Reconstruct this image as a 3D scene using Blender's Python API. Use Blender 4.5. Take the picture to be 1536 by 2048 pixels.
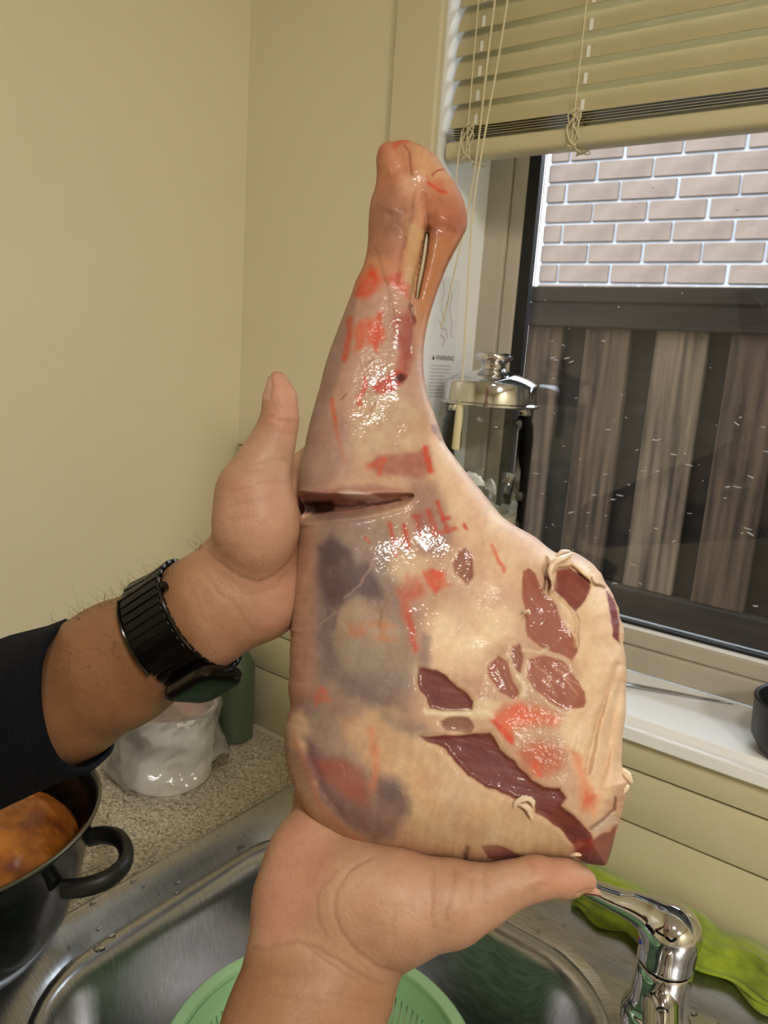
import bpy, bmesh, math, random
import numpy as np
from mathutils import Vector, Matrix
from mathutils.bvhtree import BVHTree

for _o in list(bpy.data.objects):
    bpy.data.objects.remove(_o, do_unlink=True)
random.seed(7)
RNG = np.random.default_rng(11)
scene = bpy.context.scene
COL = scene.collection

# ------------------------------------------------------------------ camera
# origin: room corner at worktop height; X along the window wall, Y out through the window, Z up
FPX = 1540.0
PITCH, ROLL, HEAD = math.radians(11.8), math.radians(3.93), math.radians(36.3)
CAM = np.array([0.849, -0.781, 0.58])
_H = np.array([-math.sin(HEAD), math.cos(HEAD), 0.0]); _Z = np.array([0, 0, 1.0])
CF = _H * math.cos(PITCH) - _Z * math.sin(PITCH)
_R0 = np.cross(CF, _Z); _R0 /= np.linalg.norm(_R0); _U0 = np.cross(_R0, CF)
CR = _R0 * math.cos(ROLL) + _U0 * math.sin(ROLL)
CU = -_R0 * math.sin(ROLL) + _U0 * math.cos(ROLL)
cam_d = bpy.data.cameras.new('camera')
cam_d.sensor_fit = 'VERTICAL'; cam_d.sensor_height = 36.0; cam_d.sensor_width = 27.0
cam_d.lens = 36.0 * FPX / 2048.0
cam_d.clip_start = 0.02; cam_d.clip_end = 100
cam_d.dof.use_dof = True; cam_d.dof.focus_distance = 0.43; cam_d.dof.aperture_fstop = 22.0
cam = bpy.data.objects.new('camera', cam_d); COL.objects.link(cam)
cam.matrix_world = Matrix(((CR[0], CU[0], -CF[0], CAM[0]), (CR[1], CU[1], -CF[1], CAM[1]),
                           (CR[2], CU[2], -CF[2], CAM[2]), (0, 0, 0, 1)))
scene.camera = cam

# ------------------------------------------------------------------ world, lights, exposure
world = bpy.data.worlds.new('overcast_sky'); scene.world = world; world.use_nodes = True
bg = world.node_tree.nodes['Background']
# overcast sky: three times brighter overhead than at the horizon, dull ground below it
_nt = world.node_tree; _tc = _nt.nodes.new('ShaderNodeTexCoord'); _sx = _nt.nodes.new('ShaderNodeSeparateXYZ'); _cr = _nt.nodes.new('ShaderNodeValToRGB')
_mr = _nt.nodes.new('ShaderNodeMapRange'); _mr.inputs['From Min'].default_value = -1; _mr.inputs['From Max'].default_value = 1
_nt.links.new(_tc.outputs['Generated'], _sx.inputs[0]); _nt.links.new(_sx.outputs['Z'], _mr.inputs['Value']); _nt.links.new(_mr.outputs[0], _cr.inputs[0])
_e = _cr.color_ramp.elements
_e[0].position = .49; _e[0].color = (.10, .10, .10, 1); _e[1].position = 1.0; _e[1].color = (.91, .965, 1.0, 1)
_k = _e.new(.50); _k.color = (.303, .322, .333, 1)
_nt.links.new(_cr.outputs[0], bg.inputs[0]); bg.inputs[1].default_value = 26.0
scene.view_settings.view_transform = 'Standard'
scene.view_settings.look = 'None'
scene.view_settings.gamma = 1.0
scene.view_settings.use_curve_mapping = False
scene.view_settings.exposure = 0.0
LAMPS = (((1.14, -1.06), 0.09, 8.0), ((2.05, -1.35), 0.17, 28.0))      # ceiling position, radius, watts; the second is added to brighten the walls
LAMP_COL = (1.0, 0.935, 0.85)

# ------------------------------------------------------------------ pixel helpers (photo frame 1536 x 2048)
def cam2world(p):
    p = np.asarray(p, float)
    return CAM + p[..., 0:1] * CR + p[..., 1:2] * CU + p[..., 2:3] * CF
def px2cam(x, y, d):
    x = np.asarray(x, float); y = np.asarray(y, float); d = np.asarray(d, float)
    return np.stack([(x - 768) / FPX * d, (1024 - y) / FPX * d, d + 0 * x], -1)
def px2world(x, y, d):
    return cam2world(px2cam(x, y, d))
def cam2px(p):
    return 768 + FPX * p[..., 0] / p[..., 2], 1024 - FPX * p[..., 1] / p[..., 2]

# ------------------------------------------------------------------ object helpers
def lin(c):
    out = []
    for v in c[:3]:
        v /= 255.0
        out.append(v / 12.92 if v <= 0.04045 else ((v + 0.055) / 1.055) ** 2.4)
    return tuple(out)
def tag(o, label=None, cat=None, group=None, kind=None):
    if label: o['label'] = label
    if cat: o['category'] = cat
    if group: o['group'] = group
    if kind: o['kind'] = kind
    return o
def link(name, me, mat=None, parent=None, smooth=False):
    o = bpy.data.objects.new(name, me); COL.objects.link(o)
    if mat is not None and not me.materials: me.materials.append(mat)
    if parent is not None: o.parent = parent
    if smooth:
        me.polygons.foreach_set('use_smooth', np.ones(len(me.polygons), bool))
    return o
def obj(name, vf, mat, parent=None, smooth=False, bevel=0.0, seg=2):
    v, f = vf
    me = bpy.data.meshes.new(name)
    me.from_pydata([tuple(map(float, q)) for q in v], [], [tuple(map(int, q)) for q in f])
    me.update()
    if bevel > 0:
        bm = bmesh.new(); bm.from_mesh(me)
        bmesh.ops.recalc_face_normals(bm, faces=bm.faces)
        es = [e for e in bm.edges if len(e.link_faces) == 2 and e.calc_face_angle(0) > 0.6]
        bmesh.ops.bevel(bm, geom=es, offset=bevel, segments=seg, affect='EDGES', profile=0.5)
        bm.to_mesh(me); bm.free()
    else:
        bm = bmesh.new(); bm.from_mesh(me)
        bmesh.ops.recalc_face_normals(bm, faces=bm.faces)
        bm.to_mesh(me); bm.free()
    o = link(name, me, mat, parent, smooth)
    if smooth and bevel >= 0:
        try: me.set_sharp_from_angle(angle=math.radians(40))
        except Exception: pass
    return o
def empty(name, loc=(0, 0, 0)):
    o = bpy.data.objects.new(name, None); COL.objects.link(o)
    o.empty_display_size = 0.02
    o.location = loc
    return o
def adopt(o, root):
    """parent keeping the world position (root has translation only)"""
    o.parent = root
    o.matrix_parent_inverse = Matrix.Translation(-Vector(root.location))
    return o
def box(x0, x1, y0, y1, z0, z1):
    v = [(x0, y0, z0), (x1, y0, z0), (x1, y1, z0), (x0, y1, z0), (x0, y0, z1), (x1, y0, z1), (x1, y1, z1), (x0, y1, z1)]
    f = [(0, 3, 2, 1), (4, 5, 6, 7), (0, 1, 5, 4), (1, 2, 6, 5), (2, 3, 7, 6), (3, 0, 4, 7)]
    return v, f
def merge(*parts):
    V, Fc = [], []
    for v, f in parts:
        n = len(V); V += list(v); Fc += [tuple(i + n for i in q) for q in f]
    return V, Fc
def loft(rings, close=True, cap0=True, cap1=True):
    n = len(rings[0]); V = []; Fc = []
    for r in rings: V += [tuple(q) for q in r]
    for i in range(len(rings) - 1):
        for j in range(n if close else n - 1):
            a = i * n + j; b = i * n + (j + 1) % n
            Fc.append((a, b, b + n, a + n))
    if cap0: Fc.append(tuple(range(n - 1, -1, -1)))
    if cap1: Fc.append(tuple(range((len(rings) - 1) * n, len(rings) * n)))
    return V, Fc
def lathe(prof, c=(0, 0, 0), n=48, cap0=True, cap1=True):
    rings = []
    for r, z in prof:
        rings.append([(c[0] + r * math.cos(2 * math.pi * k / n), c[1] + r * math.sin(2 * math.pi * k / n), c[2] + z) for k in range(n)])
    return loft(rings, True, cap0, cap1)
def smooth_path(pts, n=8):
    pts = [np.asarray(p, float) for p in pts]; out = []
    for i in range(len(pts) - 1):
        p0 = pts[max(i - 1, 0)]; p1 = pts[i]; p2 = pts[i + 1]; p3 = pts[min(i + 2, len(pts) - 1)]
        for k in range(n):
            t = k / n
            out.append(0.5 * ((2 * p1) + (-p0 + p2) * t + (2 * p0 - 5 * p1 + 4 * p2 - p3) * t * t + (-p0 + 3 * p1 - 3 * p2 + p3) * t ** 3))
    out.append(pts[-1]); return out
def tube(path, r, n=8, flat=1.0, up=(0, 0, 1)):
    path = [np.asarray(p, float) for p in path]; rings = []
    for i, p in enumerate(path):
        t = path[min(i + 1, len(path) - 1)] - path[max(i - 1, 0)]; t /= (np.linalg.norm(t) + 1e-12)
        u = np.asarray(up, float)
        if abs(t @ u) > 0.97: u = np.array([1.0, 0, 0])
        a = np.cross(t, u); a /= np.linalg.norm(a); b = np.cross(a, t)
        rr = r[i] if hasattr(r, '__len__') else r
        rings.append([p + a * rr * math.cos(2 * math.pi * k / n) + b * rr * flat * math.sin(2 * math.pi * k / n) for k in range(n)])
    return loft(rings)
def rrect(x0, x1, y0, y1, r, n=8):
    pts = []
    for cx, cy, a0 in ((x1 - r, y1 - r, 0), (x0 + r, y1 - r, 90), (x0 + r, y0 + r, 180), (x1 - r, y0 + r, 270)):
        for k in range(n + 1):
            a = math.radians(a0 + 90 * k / n); pts.append((cx + r * math.cos(a), cy + r * math.sin(a)))
    return pts

# ------------------------------------------------------------------ materials
def mat(name, col, rough=0.5, metal=0.0, col2=None, nscale=20.0, bump=0.0, bscale=60.0, spec=0.5, coat=0.0,
        stretch=None, detail=4.0, sss=0.0, coat_rough=0.1, ramp=(0.35, 0.65), attr=None, sheen=0.0):
    m = bpy.data.materials.new(name); m.use_nodes = True
    nt = m.node_tree; N = nt.nodes; L = nt.links
    b = N['Principled BSDF']
    b.inputs['Base Color'].default_value = (*lin(col), 1)
    b.inputs['Roughness'].default_value = rough
    b.inputs['Metallic'].default_value = metal
    b.inputs['Specular IOR Level'].default_value = spec
    b.inputs['Coat Weight'].default_value = coat
    b.inputs['Coat Roughness'].default_value = coat_rough
    if sheen: b.inputs['Sheen Weight'].default_value = sheen
    if sss > 0:
        b.inputs['Subsurface Weight'].default_value = sss
        b.inputs['Subsurface Radius'].default_value = (0.008, 0.003, 0.002)
        b.inputs['Subsurface Scale'].default_value = 1.0
    tc = N.new('ShaderNodeTexCoord'); mp = N.new('ShaderNodeMapping'); L.new(tc.outputs['Object'], mp.inputs[0])
    if stretch: mp.inputs['Scale'].default_value = stretch
    if attr:
        at = N.new('ShaderNodeAttribute'); at.attribute_name = attr
        L.new(at.outputs['Color'], b.inputs['Base Color'])
    elif col2 is not None:
        nz = N.new('ShaderNodeTexNoise'); nz.inputs['Scale'].default_value = nscale; nz.inputs['Detail'].default_value = detail
        L.new(mp.outputs[0], nz.inputs['Vector'])
        rp = N.new('ShaderNodeValToRGB')
        rp.color_ramp.elements[0].position = ramp[0]; rp.color_ramp.elements[0].color = (*lin(col), 1)
        rp.color_ramp.elements[1].position = ramp[1]; rp.color_ramp.elements[1].color = (*lin(col2), 1)
        L.new(nz.outputs['Fac'], rp.inputs[0]); L.new(rp.outputs[0], b.inputs['Base Color'])
    if bump > 0:
        nb = N.new('ShaderNodeTexNoise'); nb.inputs['Scale'].default_value = bscale; nb.inputs['Detail'].default_value = 3
        L.new(mp.outputs[0], nb.inputs['Vector'])
        bp = N.new('ShaderNodeBump'); bp.inputs['Strength'].default_value = bump; bp.inputs['Distance'].default_value = 0.002
        L.new(nb.outputs['Fac'], bp.inputs['Height']); L.new(bp.outputs[0], b.inputs['Normal'])
    return m
def glass_mat(name, tint=(255, 255, 255), rough=0.02, ior=1.5, haze=0.0, haze_col=(230, 235, 240), edge=None):
    m = bpy.data.materials.new(name); m.use_nodes = True
    nt = m.node_tree; N = nt.nodes; L = nt.links
    for n in list(N): N.remove(n)
    out = N.new('ShaderNodeOutputMaterial')
    tr = N.new('ShaderNodeBsdfTransparent'); tr.inputs[0].default_value = (*lin(tint), 1)
    if edge is not None:
        lw = N.new('ShaderNodeLayerWeight'); lw.inputs[0].default_value = 0.35
        mc = N.new('ShaderNodeMixRGB'); mc.inputs[1].default_value = (*lin(tint), 1); mc.inputs[2].default_value = (*lin(edge), 1)
        L.new(lw.outputs['Facing'], mc.inputs[0]); L.new(mc.outputs[0], tr.inputs[0])
    gl = N.new('ShaderNodeBsdfGlossy'); gl.inputs['Roughness'].default_value = rough
    fr = N.new('ShaderNodeFresnel'); fr.inputs[0].default_value = ior
    mx = N.new('ShaderNodeMixShader'); L.new(fr.outputs[0], mx.inputs[0]); L.new(tr.outputs[0], mx.inputs[1]); L.new(gl.outputs[0], mx.inputs[2])
    last = mx
    if haze > 0:
        df = N.new('ShaderNodeBsdfDiffuse'); df.inputs[0].default_value = (*lin(haze_col), 1)
        nz = N.new('ShaderNodeTexNoise'); nz.inputs['Scale'].default_value = 9; nz.inputs['Detail'].default_value = 5
        tc = N.new('ShaderNodeTexCoord'); L.new(tc.outputs['Object'], nz.inputs['Vector'])
        ml = N.new('ShaderNodeMath'); ml.operation = 'MULTIPLY'; ml.inputs[1].default_value = haze * 2; L.new(nz.outputs['Fac'], ml.inputs[0])
        m2 = N.new('ShaderNodeMixShader'); L.new(ml.outputs[0], m2.inputs[0]); L.new(mx.outputs[0], m2.inputs[1]); L.new(df.outputs[0], m2.inputs[2])
        last = m2
    L.new(last.outputs[0], out.inputs[0])
    return m

M = {}
M['wall'] = mat('cream_wall_paint', (230, 221, 192), 0.30, col2=(227, 218, 189), nscale=3, bump=0.03, bscale=120, spec=0.6)
M['wall2'] = mat('cream_gloss_trim', (216, 206, 176), 0.35)
M['white'] = mat('white_gloss_paint', (246, 247, 247), 0.35, col2=(242, 243, 243), nscale=5)
M['ceil'] = mat('ceiling_white', (235, 232, 225), 0.8)
M['floor'] = mat('floor_board', (120, 85, 55), 0.4, col2=(90, 62, 40), nscale=6, stretch=(1, 8, 1))
M['tile'] = mat('cream_glazed_tile', (206, 197, 164), 0.12, col2=(202, 192, 158), nscale=4, spec=0.5)
M['grout'] = mat('tile_grout', (150, 138, 105), 0.8)
M['caulk'] = mat('white_caulk', (225, 215, 190), 0.5)
M['alu'] = mat('beige_window_aluminium', (186, 177, 160), 0.4, metal=0.0, col2=(178, 169, 152), nscale=12)
M['black'] = mat('black_rubber', (12, 12, 14), 0.5)
M['glass'] = glass_mat('window_glass', (236, 240, 243), haze=0.010)
M['spot'] = mat('dried_water_mark', (215, 222, 230), 0.6)
M['slat'] = mat('cream_blind_enamel', (192, 181, 144), 0.4, col2=(187, 176, 139), nscale=10)
M['cord'] = mat('cream_cord', (222, 212, 180), 0.8, bump=0.2, bscale=900)
M['steel'] = mat('brushed_steel', (204, 205, 208), 0.27, metal=1.0, col2=(172, 172, 174), nscale=60, bump=0.03, bscale=300, stretch=(1, 30, 1))
M['chrome'] = mat('chrome', (215, 215, 218), 0.06, metal=1.0)
def worktop_mat():
    m = mat('speckled_laminate', (176, 165, 140), 0.35)
    nt = m.node_tree; N = nt.nodes; L = nt.links; b = N['Principled BSDF']
    tc = N.new('ShaderNodeTexCoord'); vo = N.new('ShaderNodeTexVoronoi'); vo.inputs['Scale'].default_value = 420
    L.new(tc.outputs['Object'], vo.inputs['Vector'])
    rp = N.new('ShaderNodeValToRGB'); e = rp.color_ramp.elements
    e[0].position = 0.0; e[0].color = (*lin((128, 116, 97)), 1); e[1].position = 1.0; e[1].color = (*lin((226, 218, 198)), 1)
    k = rp.color_ramp.elements.new(0.35); k.color = (*lin((184, 172, 149)), 1)
    k = rp.color_ramp.elements.new(0.7); k.color = (*lin((204, 193, 170)), 1)
    sp = N.new('ShaderNodeSeparateColor'); L.new(vo.outputs['Color'], sp.inputs[0]); L.new(sp.outputs[0], rp.inputs[0])
    L.new(rp.outputs[0], b.inputs['Base Color'])
    return m
M['worktop'] = worktop_mat()
M['brick'] = mat('tan_brick', (98, 84, 76), 0.9, col2=(85, 72, 65), nscale=9, spec=.1, bump=0.3, bscale=150)
M['mortar'] = mat('pale_mortar', (140, 141, 147), 0.9, spec=.1)
M['paling'] = mat('weathered_paling', (62, 47, 35), 0.9, col2=(20, 14, 10), nscale=5, spec=.08, stretch=(14, 4, 0.7), bump=0.4, bscale=30, ramp=(0.3, 0.7))
M['paling2'] = mat('weathered_paling_grey', (80, 65, 51), 0.9, col2=(32, 24, 18), nscale=5, spec=.08, stretch=(14, 4, 0.7), bump=0.4, bscale=30, ramp=(0.3, 0.7))
M['fencedark'] = mat('dark_fence_timber', (25, 18, 14), 0.9, col2=(14, 10, 8), nscale=5, spec=.08, stretch=(1, 4, 8), bump=0.3, bscale=30)  # darkest timber: cap, rail, plinth and the boards behind the gaps
M['stone'] = mat('dark_concrete', (52, 53, 52), 0.85, col2=(36, 37, 36), nscale=14)
M['pipe'] = mat('pale_pipe_paint', (196, 197, 204), .5)

# ================================================================== THE SETTING
CEIL = 1.5; FLOOR = -0.9
XR, YF = 2.6, -3.2
def struct(name, vf, m, label=None, **k):
    o = obj(name, vf, m, **k); o['kind'] = 'structure'
    if label: o['label'] = label
    return o
WX0, WX1, WZ0, WZ1 = 0.317, 1.65, 0.218, 1.28     # window opening
struct('floor', box(-0.1, XR + .1, YF - .1, 0.14, FLOOR - .05, FLOOR), M['floor'], 'brown timber kitchen floor')
struct('ceiling', box(-0.1, XR + .1, YF - .1, 0.14, CEIL, CEIL + .05), M['ceil'], 'white painted ceiling')
struct('wall_left', box(-0.1, 0, YF, 0.14, FLOOR, CEIL), M['wall'], 'smooth cream painted wall left of the corner')
struct('wall_right', box(XR, XR + .1, YF, 0.14, FLOOR, CEIL), M['wall'], 'cream painted wall opposite the left one')
struct('wall_front', box(0, XR, YF - .1, YF, FLOOR, CEIL), M['wall'], 'cream painted wall behind the viewer')
wall_back = struct('wall_back', merge(box(0, WX0 - .016, 0, .14, FLOOR, CEIL), box(WX1, XR, 0, .14, FLOOR, CEIL),
                   box(WX0 - .016, WX1, 0, .14, FLOOR, WZ0 - .016), box(WX0 - .016, WX1, 0, .14, WZ1, CEIL)),
                   M['wall'], 'cream wall holding the window')
# architrave and jamb linings
struct('trim_1', box(.252, .3165, -.012, -.0002, .2, 1.36), M['wall2'], 'cream window architrave beside the corner', bevel=.003)
struct('trim_2', box(WX0 - .016, WX0, 0, .119, WZ0, WZ1), M['white'], 'white window jamb lining')
struct('trim_3', box(WX0 - .016, WX1, -.003, .119, WZ0 - .016, WZ0), M['white'], 'white window sill board', bevel=.0015)
struct('trim_4', box(WX0 - .03, WX1, -.0165, -.0032, .1965, .2105), M['white'], 'white ledge strip under the window sill', bevel=.0015)
struct('trim_5', box(0.001, 2.2, -.0075, -.0005, .0005, .0065), M['caulk'], 'pale caulk line along the worktop')
# tiles: thin glazed pieces standing proud of the grout bed
struct('trim_6', box(.004, XR, -.0035, -.0003, .0, .205), M['grout'], 'tile grout bed below the sill')
struct('trim_7', box(.004, .2505, -.0035, -.0003, .205, .432), M['grout'], 'tile grout bed beside the architrave')
def tile(x0, x1, z0, z1, g=.0012):
    o = obj('tile', box(x0 + g, x1 - g, -.0075, -.0036, z0 + g, z1 - g), M['tile'], wall_back, bevel=.0012, seg=2, smooth=True)
    return o
for z0, z1 in ((.006, .1), (.1, .161), (.161, .1965)):
    for x0, x1 in ((.006, .4), (.4, .8), (.8, 1.2), (1.2, 1.6)):
        if z0 > .15: x0, x1 = max(x0, .2865), x1
        tile(x0, x1, z0, z1)
tile(.006, .2505, .161, .296); tile(.006, .2505, .296, .431)

# window: aluminium frame, gasket, pane, dried marks on the glass
win = empty('window_1', (WX0, .12, WZ0)); win['kind'] = 'structure'; win['label'] = 'beige aluminium kitchen window above the sink'
def wpart(name, vf, m, **k): return adopt(obj(name, vf, m, **k), win)
wpart('frame', merge(box(WX0 - .016, WX0 + .03, .1193, .15, WZ0 - .016, WZ1)), M['alu'], bevel=.002)
wpart('frame', merge(box(WX0 + .0303, WX0 + .05, .125, .15, WZ0 + .04, WZ1)), M['alu'], bevel=.002)
wpart('frame', box(WX0 + .0305, WX1, .1195, .15, WZ0 + .0003, WZ0 + .03), M['alu'], bevel=.002)
wpart('frame', box(WX0 + .0305, WX1, .125, .15, WZ0 + .0303, WZ0 + .05), M['alu'], bevel=.002)
wpart('frame', box(WX1 - .05, WX1 - .0003, .1195, .15, WZ0 + .0505, WZ1), M['alu'], bevel=.002)
wpart('gasket', box(WX0 + .0503, WX0 + .066, .127, .1375, WZ0 + .0503, WZ1), M['black'])
wpart('gasket', box(WX0 + .0663, WX1 - .051, .132, .15, WZ0 + .0503, WZ0 + .057), M['black'])
wpart('glazing_bead', box(WX0 + .0663, WX1 - .051, .126, .1318, WZ0 + .0503, WZ0 + .0535), M['white'])
GY = .138
wpart('pane', box(WX0 + .0665, WX1 - .052, GY, GY + .004, WZ0 + .0575, WZ1), M['glass'])
Vv, Ff = [], []
for k in range(150):
    x = random.uniform(.40, .95); z = random.triangular(.28, .9, .42)
    a = random.gauss(0.05, .25); l = random.uniform(.0006, .0052) * (0.6 if z > .6 else 1); w = random.uniform(.0003, .0007)
    n0 = len(Vv); m_ = 8
    for j in range(m_):
        t = 2 * math.pi * j / m_; u = l * math.cos(t); v = w * math.sin(t)
        Vv.append((x + u * math.cos(a) - v * math.sin(a), GY - .0004, z + u * math.sin(a) + v * math.cos(a)))
    Ff.append(tuple(range(n0, n0 + m_)))
wm = wpart('water_mark', (Vv, Ff), M['spot']); wm['kind'] = 'stuff'

# ------------------------------------------------------------------ outside: brick house, fence, ground
BW_A = math.radians(4.0); BX0, BY0 = -.845, 2.6
bw = empty('wall_outside', (BX0, BY0, 0)); bw.rotation_euler = (0, 0, BW_A); bw['kind'] = 'structure'
bw['label'] = 'tan brick side wall of the neighbouring house'
obj('mortar_bed', box(.004, 3.6, .012, .12, -.9, 1.76), M['mortar'], bw)
BH, BL = .0862, .242
_bm = {}
def brick(x0, w, z0):
    if w not in _bm:
        o = obj('brick', box(0, w, 0, .1, 0, .0755), M['brick'], bw, bevel=.003, seg=1); _bm[w] = o.data
    else:
        o = bpy.data.objects.new('brick', _bm[w]); COL.objects.link(o); o.parent = bw
    o.location = (x0 + random.uniform(-.002, .002), random.uniform(-.002, .002), z0)
for r in range(10):
    z0 = .855 + r * BH; w0 = .087 if r % 2 else .218
    brick(0, w0, z0)
    for c in range(12): brick(w0 + .012 + c * BL, .230, z0)
_pc = (BX0 - .030 * math.cos(BW_A) + .03 * math.sin(BW_A), BY0 - .030 * math.sin(BW_A) - .03 * math.cos(BW_A))
pipe = obj('downpipe', lathe([(.025, -1.2), (.025, 1.76)], (_pc[0], _pc[1], 0), 24), M['pipe'], smooth=True)
tag(pipe, 'pale downpipe standing against the neighbouring brick wall', 'pipe')

FY = .80
fence = empty('paling_fence', (.05, FY, .05))
tag(fence, 'weathered dark timber paling fence outside the window', 'fence')
x = .052; k = 0
while x < 2.0:
    w = random.uniform(.094, .102) if k not in (0,) else .085
    zt = .70
    a = adopt(obj('paling', box(x, x + w, FY - .012 - .004 * (k % 2), FY + .004, .13, zt), M['paling2'] if k % 3 == 2 else M['paling'], bevel=.002, seg=1), fence)
    x += w + random.uniform(.040, .052); k += 1
# back row of palings closing the gaps (lapped fence)
x = .118; k = 0
while x < 2.0:
    adopt(obj('back_paling', box(x, x + .098, FY + .006, FY + .02, .13, .70), M['fencedark'], bevel=.002, seg=1), fence)
    x += .1456
adopt(obj('fence_cap', box(.055, 2.1, FY - .03, FY + .05, .705, .737), M['fencedark'], bevel=.003), fence)
adopt(obj('fence_rail', box(.055, 2.1, FY - .026, FY - .0165, .655, .704), M['fencedark'], bevel=.003), fence)
adopt(obj('plinth_board', box(.05, 2.1, FY - .03, FY + .03, .07, .129), M['fencedark'], bevel=.003), fence)
struct('ground_outside', box(-3, 4, .25, 2.45, -.02, .069), M['stone'], 'dark wet concrete strip below the fence')

# ================================================================== WORKTOP, SINK, TAP
top = obj('worktop', merge(box(0.0005, .229, -.62, -.0005, -.035, 0), box(.229, 1.108, -.058, -.0005, -.035, 0),
          box(.229, 1.108, -.62, -.543, -.035, 0), box(1.108, 2.2, -.62, -.0005, -.035, 0)), M['worktop'])
tag(top, 'speckled beige laminate kitchen worktop around the steel sink', 'worktop')

sink = empty('kitchen_sink', (.66, -.3, 0))
tag(sink, 'stainless steel kitchen sink set into the speckled worktop', 'sink')
def srings():
    O = lambda i, z: [(x, y, z) for x, y in rrect(.217 + i, 1.12 - i, -.555 + i, -.046 - i, .06 - i * .6, 10)]
    B = lambda i, z, r=.10: [(x, y, z) for x, y in rrect(.268 + i, .69 - i, -.512 + i, -.112 - i, max(r - i, .02), 10)]
    return [O(0, .0005), O(.0012, .005), O(.003, .0075), O(.0055, .0085), O(.008, .0078), B(-.026, -.0062, .115), B(-.0165, -.0136, .11), B(-.0145, -.0148), B(-.011, -.0134), B(-.008, -.0130),
            B(-.005, -.0138), B(-.002, -.0155), B(0, -.018), B(.004, -.025), B(.008, -.04), B(.016, -.14), B(.022, -.155), B(.036, -.166), B(.06, -.169), B(.12, -.171), B(.17, -.172)]
adopt(obj('bowl', loft(srings(), True, False, True), M['steel'], smooth=True), sink)
adopt(obj('drain', lathe([(.0, -.1705), (.03, -.1705), (.04, -.1695), (.042, -.1705)], (.48, -.31, 0), 32, False, False), M['chrome'], smooth=True), sink)
# water lying on the steel deck
_sv, _sf = loft(srings(), True, False, True); _sb = BVHTree.FromPolygons([Vector(q) for q in _sv], _sf)
Vv, Ff = [], []
mdrop = glass_mat('water', (250, 252, 255), 0.0, 1.33)
for k in range(70):
    while True:
        if k < 52: x = random.uniform(.56, .98); y = random.uniform(-.24, -.06)
        else: x = random.uniform(.224, .262); y = random.uniform(-.46, -.16)
        if not (x < .705 and y < -.105 and k < 52) and (x - .72) ** 2 + (y + .132) ** 2 > .0016: break
    r = random.choice([.0012, .0018, .0025, .004, .006]); rings = []
    _h = _sb.ray_cast(Vector((x, y, .1)), Vector((0, 0, -1))); zd = (_h[0].z if _h[0] is not None else .002) - .0001
    el = random.uniform(.5, 1.0); an = random.uniform(0, 3)
    for j, (s, h) in enumerate(((1, 0), (.9, .45), (.6, .85), (.2, 1.0))):
        ring = []
        for q in range(10):
            t = 2 * math.pi * q / 10; u, v = r * s * math.cos(t) * (1 + .2 * math.sin(3 * t + k)), r * s * el * math.sin(t)
            ring.append((x + u * math.cos(an) - v * math.sin(an), y + u * math.sin(an) + v * math.cos(an), zd + h * min(r * .5, .0012)))
        rings.append(ring)
    v, f = loft(rings); n0 = len(Vv); Vv += v; Ff += [tuple(i + n0 for i in q) for q in f]
wd = obj('water_drops', (Vv, Ff), mdrop, smooth=True)
tag(wd, 'clear water drops lying on the steel sink deck', 'water', kind='stuff')

# ================================================================== SDF TOOLS (smooth bodies)
def surface_nets(vol, origin, step):
    nx, ny, nz = vol.shape; ins = vol < 0
    c = np.zeros((nx - 1, ny - 1, nz - 1), np.int8)
    for i in (0, 1):
        for j in (0, 1):
            for k in (0, 1): c += ins[i:nx - 1 + i, j:ny - 1 + j, k:nz - 1 + k]
    act = (c > 0) & (c < 8)
    idx = np.full(act.shape, -1, np.int64); ai = np.argwhere(act); idx[act] = np.arange(len(ai))
    acc = np.zeros((len(ai), 3)); cnt = np.zeros(len(ai))
    corners = [(i, j, k) for i in (0, 1) for j in (0, 1) for k in (0, 1)]
    for a in corners:
        for d in range(3):
            if a[d] == 1: continue
            b = list(a); b[d] = 1
            va = vol[ai[:, 0] + a[0], ai[:, 1] + a[1], ai[:, 2] + a[2]]; vb = vol[ai[:, 0] + b[0], ai[:, 1] + b[1], ai[:, 2] + b[2]]
            m = (va < 0) != (vb < 0); t = np.where(m, va / np.where(m, va - vb, 1), 0)
            p = np.tile(np.array(a, float), (len(ai), 1)); p[:, d] += t
            acc[m] += p[m]; cnt[m] += 1
    V = (ai + acc / cnt[:, None]) * step + origin
    Fs = []
    for d in range(3):
        s0 = [slice(None)] * 3; s1 = [slice(None)] * 3; s0[d] = slice(0, -1); s1[d] = slice(1, None)
        A = ins[tuple(s0)]; Bq = ins[tuple(s1)]; e = np.argwhere(A != Bq)
        o1, o2 = [q for q in range(3) if q != d]
        ok = (e[:, o1] > 0) & (e[:, o2] > 0) & (e[:, o1] < vol.shape[o1] - 1) & (e[:, o2] < vol.shape[o2] - 1)
        e = e[ok]
        def g(du, dv):
            q = e.copy(); q[:, o1] -= du; q[:, o2] -= dv
            return idx[q[:, 0], q[:, 1], q[:, 2]]
        quad = np.stack([g(0, 0), g(1, 0), g(1, 1), g(0, 1)], 1)
        flip = A[e[:, 0], e[:, 1], e[:, 2]]
        if d == 1: flip = ~flip
        quad[flip] = quad[flip][:, ::-1]
        Fs.append(quad)
    return V, np.concatenate(Fs)
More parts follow.
